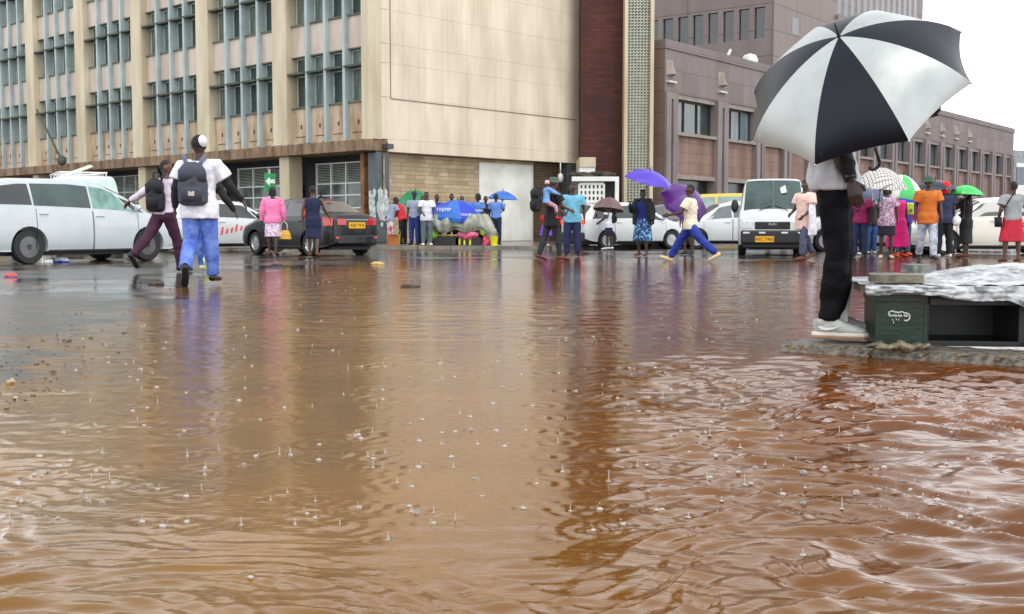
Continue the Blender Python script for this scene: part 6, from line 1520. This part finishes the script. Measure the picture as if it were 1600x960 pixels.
b = MB(); w_ = J['wrR']; dr = (J['elR'] - J['wrR']).normalized(); b.tube([w_ + dr * .01, w_ + dr * .045], [.034, .036], 16); b.build('wrist_band', M_black, Mn, smooth=True)

# table of crates with plastic sheeting
tb_o = Vector((2.06, 6.42, kz)); tq = math.atan2(dd.y, dd.x) * .22
TM = Matrix.Translation(tb_o) @ Matrix.Rotation(tq, 4, 'Z')
gc = thing('green_crate', tb_o, tq, 'dark green crate with a worn white mark carrying the table end', 'crate')
M_crate = mat('green_crate_plastic', srgb(13, 42, 29), .4, var=.3, scale=6, bump=.15); 
b = MB(); b.box(0, .27, 0, .40, .0, .29); b.build('body', M_crate, gc, bevel=.008)
b = MB(); b.box(-.006, .276, -.006, .406, .25, .292); b.box(-.004, .012, -.005, .01, 0, .25); b.box(.258, .274, -.005, .01, 0, .25); b.build('rim', M_crate, gc, bevel=.003)
b = MB()    # worn script mark, only its outline is left
zc = .165; sw = [(.065, .175), (.068, .195), (.085, .200), (.10, .194), (.125, .192), (.135, .197), (.15, .190), (.168, .188), (.180, .175), (.178, .155), (.165, .146), (.150, .148)]
b.tube([(x, -.007, z) for x, z in sw], .0042, 6)
for i, x in enumerate((.072, .086, .100, .114, .128, .146, .158)): b.tube([(x, -.007, .168 + .004 * (i % 2)), (x + .004, -.007, .182), (x + .009, -.007, .168)], .0036, 5)
for x, z in ((.085, .155), (.105, .158), (.118, .156), (.09, .14)): b.tube([(x, -.007, z), (x + .006, -.007, z - .01)], .002, 4)
b.build('script_mark', M_white, gc)
bcx = thing('black_crate', TM @ Vector((.28, .04, 0)), tq, 'large black open crate in the shadow under the table', 'crate')
b = MB(); b.box(0, .54, 0, .02, 0, .03); b.box(0, .54, .5, .52, 0, .27); b.box(0, .02, .02, .5, 0, .27); b.box(.50, .54, 0, .5, 0, .27); b.box(0.02, .5, .02, .5, 0, .02)
b.build('body', M_black, bcx, bevel=.004); 
b = MB(); b.box(.02, .52, -.004, .016, .235, .268); b.build('rail', M_black, bcx)
tt = thing('table_board', TM @ Vector((-.05, -.04, .292)), tq, 'thick pale board laid across the crates as a table', 'table')
b = MB(); b.box(0, 1.7, 0, 1.0, 0, .045); b.build('board', mat('wet_board', srgb(150, 148, 140), .35, var=.2, bump=.2), tt, bevel=.006)
# far support
fs = thing('black_crate', TM @ Vector((.95, .3, 0)), tq, 'second black crate further back below the right end of the table', 'crate')
b = MB(); b.box(0, .4, 0, .4, 0, .28); b.build('body', M_black, fs, bevel=.006)
def filmmat():
    m = D.materials.new('clear_plastic_sheet'); m.use_nodes = True; N = m.node_tree.nodes; L = m.node_tree.links; p = N['Principled BSDF']
    p.inputs['Base Color'].default_value = (.60, .63, .65, 1); p.inputs['Roughness'].default_value = .26; p.inputs['Coat Weight'].default_value = .15
    tc = N.new('ShaderNodeTexCoord'); z = N.new('ShaderNodeTexNoise'); z.inputs['Scale'].default_value = 13; z.inputs['Detail'].default_value = 5; z.inputs['Distortion'].default_value = 0.8
    L.new(tc.outputs['Object'], z.inputs['Vector']); r_ = N.new('ShaderNodeMapRange'); r_.inputs[1].default_value = .42; r_.inputs[2].default_value = .6; r_.inputs[3].default_value = .7; r_.inputs[4].default_value = 0.12
    L.new(z.outputs['Fac'], r_.inputs[0]); L.new(r_.outputs[0], p.inputs['Transmission Weight']); bp = N.new('ShaderNodeBump'); bp.inputs['Strength'].default_value = .4; bp.inputs['Distance'].default_value = .015
    L.new(z.outputs['Fac'], bp.inputs['Height']); L.new(bp.outputs[0], p.inputs['Normal']); p.inputs['IOR'].default_value = 1.2; return m
M_clear = filmmat()
ps = thing('plastic_sheet', TM @ Vector((-.05, -.04, .34)), tq, 'crumpled clear plastic sheet spread over the table and hanging down', 'plastic sheet')
def nn_(x, y, s_): return mnoise.noise(Vector((x * s_, y * s_, 2.2)))
def topsheet(a, b):
    x = lerp(-.03, 1.72, a); y = lerp(-.03, 1.05, b)
    bulge = .10 * math.exp(-((x - .95) / .55) ** 2 - ((y - .62) / .34) ** 2)
    z = .004 + bulge + .016 * abs(nn_(x, y, 5)) + .010 * abs(nn_(x + 4, y, 12)) + .002 * nn_(x, y, 34)
    return (x, y, z)
sheet(topsheet, 110, 60, .003).build('top_cover', M_clear, ps, smooth=True)
def frontsheet(a, b):
    x = lerp(-.03, 1.72, a); hang = .05 + .09 * max(0, min(1, (x - .35) / .5)) * (1 + .25 * math.sin(x * 7))
    y = -.036 - .03 * math.sin(b * 2) - .022 * nn_(x, b * .3, 14) - .014 * abs(nn_(x + 3, b * .2, 38)) - .006 * math.sin(x * 31 + b * 2); z = .008 - hang * b * (1 + .30 * nn_(x, .3, 5) + .05 * nn_(x, .9, 30)) + .004 * nn_(x, b, 20); return (x, y, z)
sheet(frontsheet, 120, 12, .002).build('front_fold', M_clear, ps, smooth=True)
def leftsheet(a, b):
    y = lerp(.30, .9, a); x = -.032 - .17 * b * (.3 + .7 * a) - .012 * math.sin(a * 22 + b * 3) * b; y = y * (1 - .3 * b); z = .006 - (.31 - .06 * a) * b + .008 * nn_(a * 4, b * 2, 6); return (x, y + .02 * math.sin(a * 15), z)
sheet(leftsheet, 50, 24, .002).build('side_drape', mat('cloudy_drape', srgb(214, 208, 200), .3, trans=.35, var=.12, coat=.3), ps, smooth=True)
def stone(name, label, p, sx_, sy_, sz_, rz, mt):
    m = MB(); m.box(-sx_ / 2, sx_ / 2, -sy_ / 2, sy_ / 2, 0, sz_); me = m.mesh(name); bm_ = bmesh.new(); bm_.from_mesh(me); bmesh.ops.subdivide_edges(bm_, edges=bm_.edges, cuts=7, use_grid_fill=True)
    for v in bm_.verts:
        e = mnoise.noise(v.co * 30) * .005 + mnoise.noise(v.co * 80) * .003; v.co += v.co.normalized() * e
    bmesh.ops.recalc_face_normals(bm_, faces=bm_.faces); bm_.to_mesh(me); bm_.free(); me.materials.append(mt)
    o = put(name, me, None, 'auto'); o.location = p; o.rotation_euler = (R(2), 0, rz); tag(o, label, 'brick'); return o
M_paver = mat('wet_paver', srgb(128, 122, 104), .45, col2=srgb(70, 64, 52), scale=10, bump=.5, bscale=60)
stone('paving_brick', 'flat rectangular concrete paver holding down the plastic at the table edge', TM @ Vector((.12, .10, .360)), .29, .16, .045, tq + R(-6), M_paver)
stone('broken_stone', 'smaller broken grey stone lying behind the flat paver on the plastic', TM @ Vector((.36, .72, .39)), .13, .12, .05, R(20), mat('grey_stone', srgb(120, 124, 116), .6, var=.3, scale=14, bump=.4))
# wet rag and rubbish below the table
m = MB(); random.seed(12)
for i in range(9): m.ball((i * .032, random.uniform(-.02, .03), random.uniform(0, .022)), (random.uniform(.025, .05), random.uniform(.02, .04), random.uniform(.010, .024)), 10, 7, M=Matrix.Rotation(random.uniform(-.6, .6), 4, 'Z'))
me = bake(m, .006, 1, wr=.012, wscale=16); me.materials.append(mat('muddy_rag', srgb(118, 108, 84), .3, col2=srgb(52, 44, 32), scale=18, coat=.3)); o = put('muddy_rag', me, None, True); o.location = (2.0, 6.24, kz + .004); o.rotation_euler = (0, 0, -.2); tag(o, 'soaked muddy plastic rag lying on the kerb by the green crate', 'rag')
def litter(label, p, r3, cols, name='litter'):
    m = MB(); m.ball((0, 0, 0), r3, 12, 8); me = bake(m, .012, 0, wr=.02, wscale=12, seed=p.x); 
    for c_ in cols: me.materials.append(mat('litter_%d_%d_%d' % c_, srgb(*c_), .5, var=.05))
    if len(cols) > 1:
        for q_ in me.polygons: q_.material_index = 0 if q_.center.z > 0 else 1
    o = put(name, me, None, True); o.location = p + Vector((0, 0, r3[2] * .6)); tag(o, label, 'litter')
litter('crumpled white and blue packet lying under the people carrier', gp(96, 411), (.16, .07, .07), [(226, 228, 236), (40, 84, 200)], 'crumpled_packet')
litter('small red and blue crushed can on the wet tarmac at the left', gp(18, 434), (.09, .05, .035), [(230, 80, 60), (70, 110, 180)], 'crushed_can')
litter('white scrap of plastic between the wheels of the people carrier', gp(198, 405), (.07, .04, .03), [(220, 224, 224)], 'plastic_scrap')
litter('pale leaf scrap lying in the grit at the left water edge', gp(19, 600), (.022, .012, .012), [(190, 170, 130)], 'leaf')
litter('dark flat twig bundle floating on the flood in mid road', gp(640, 449), (.12, .04, .012), [(50, 40, 30)], 'floating_debris')
litter('yellowish scrap on the wet road in front of the dark saloon', gp(590, 414), (.13, .05, .03), [(200, 176, 110)], 'paper_scrap')
litter('dark sodden scrap on the wet road near the man with the backpack', gp(432, 416), (.10, .04, .02), [(50, 46, 42)], 'sodden_scrap')
litter('brownish sodden lump beside the walking men at the water edge', gp(245, 446), (.10, .05, .02), [(70, 50, 40)], 'mud_lump')
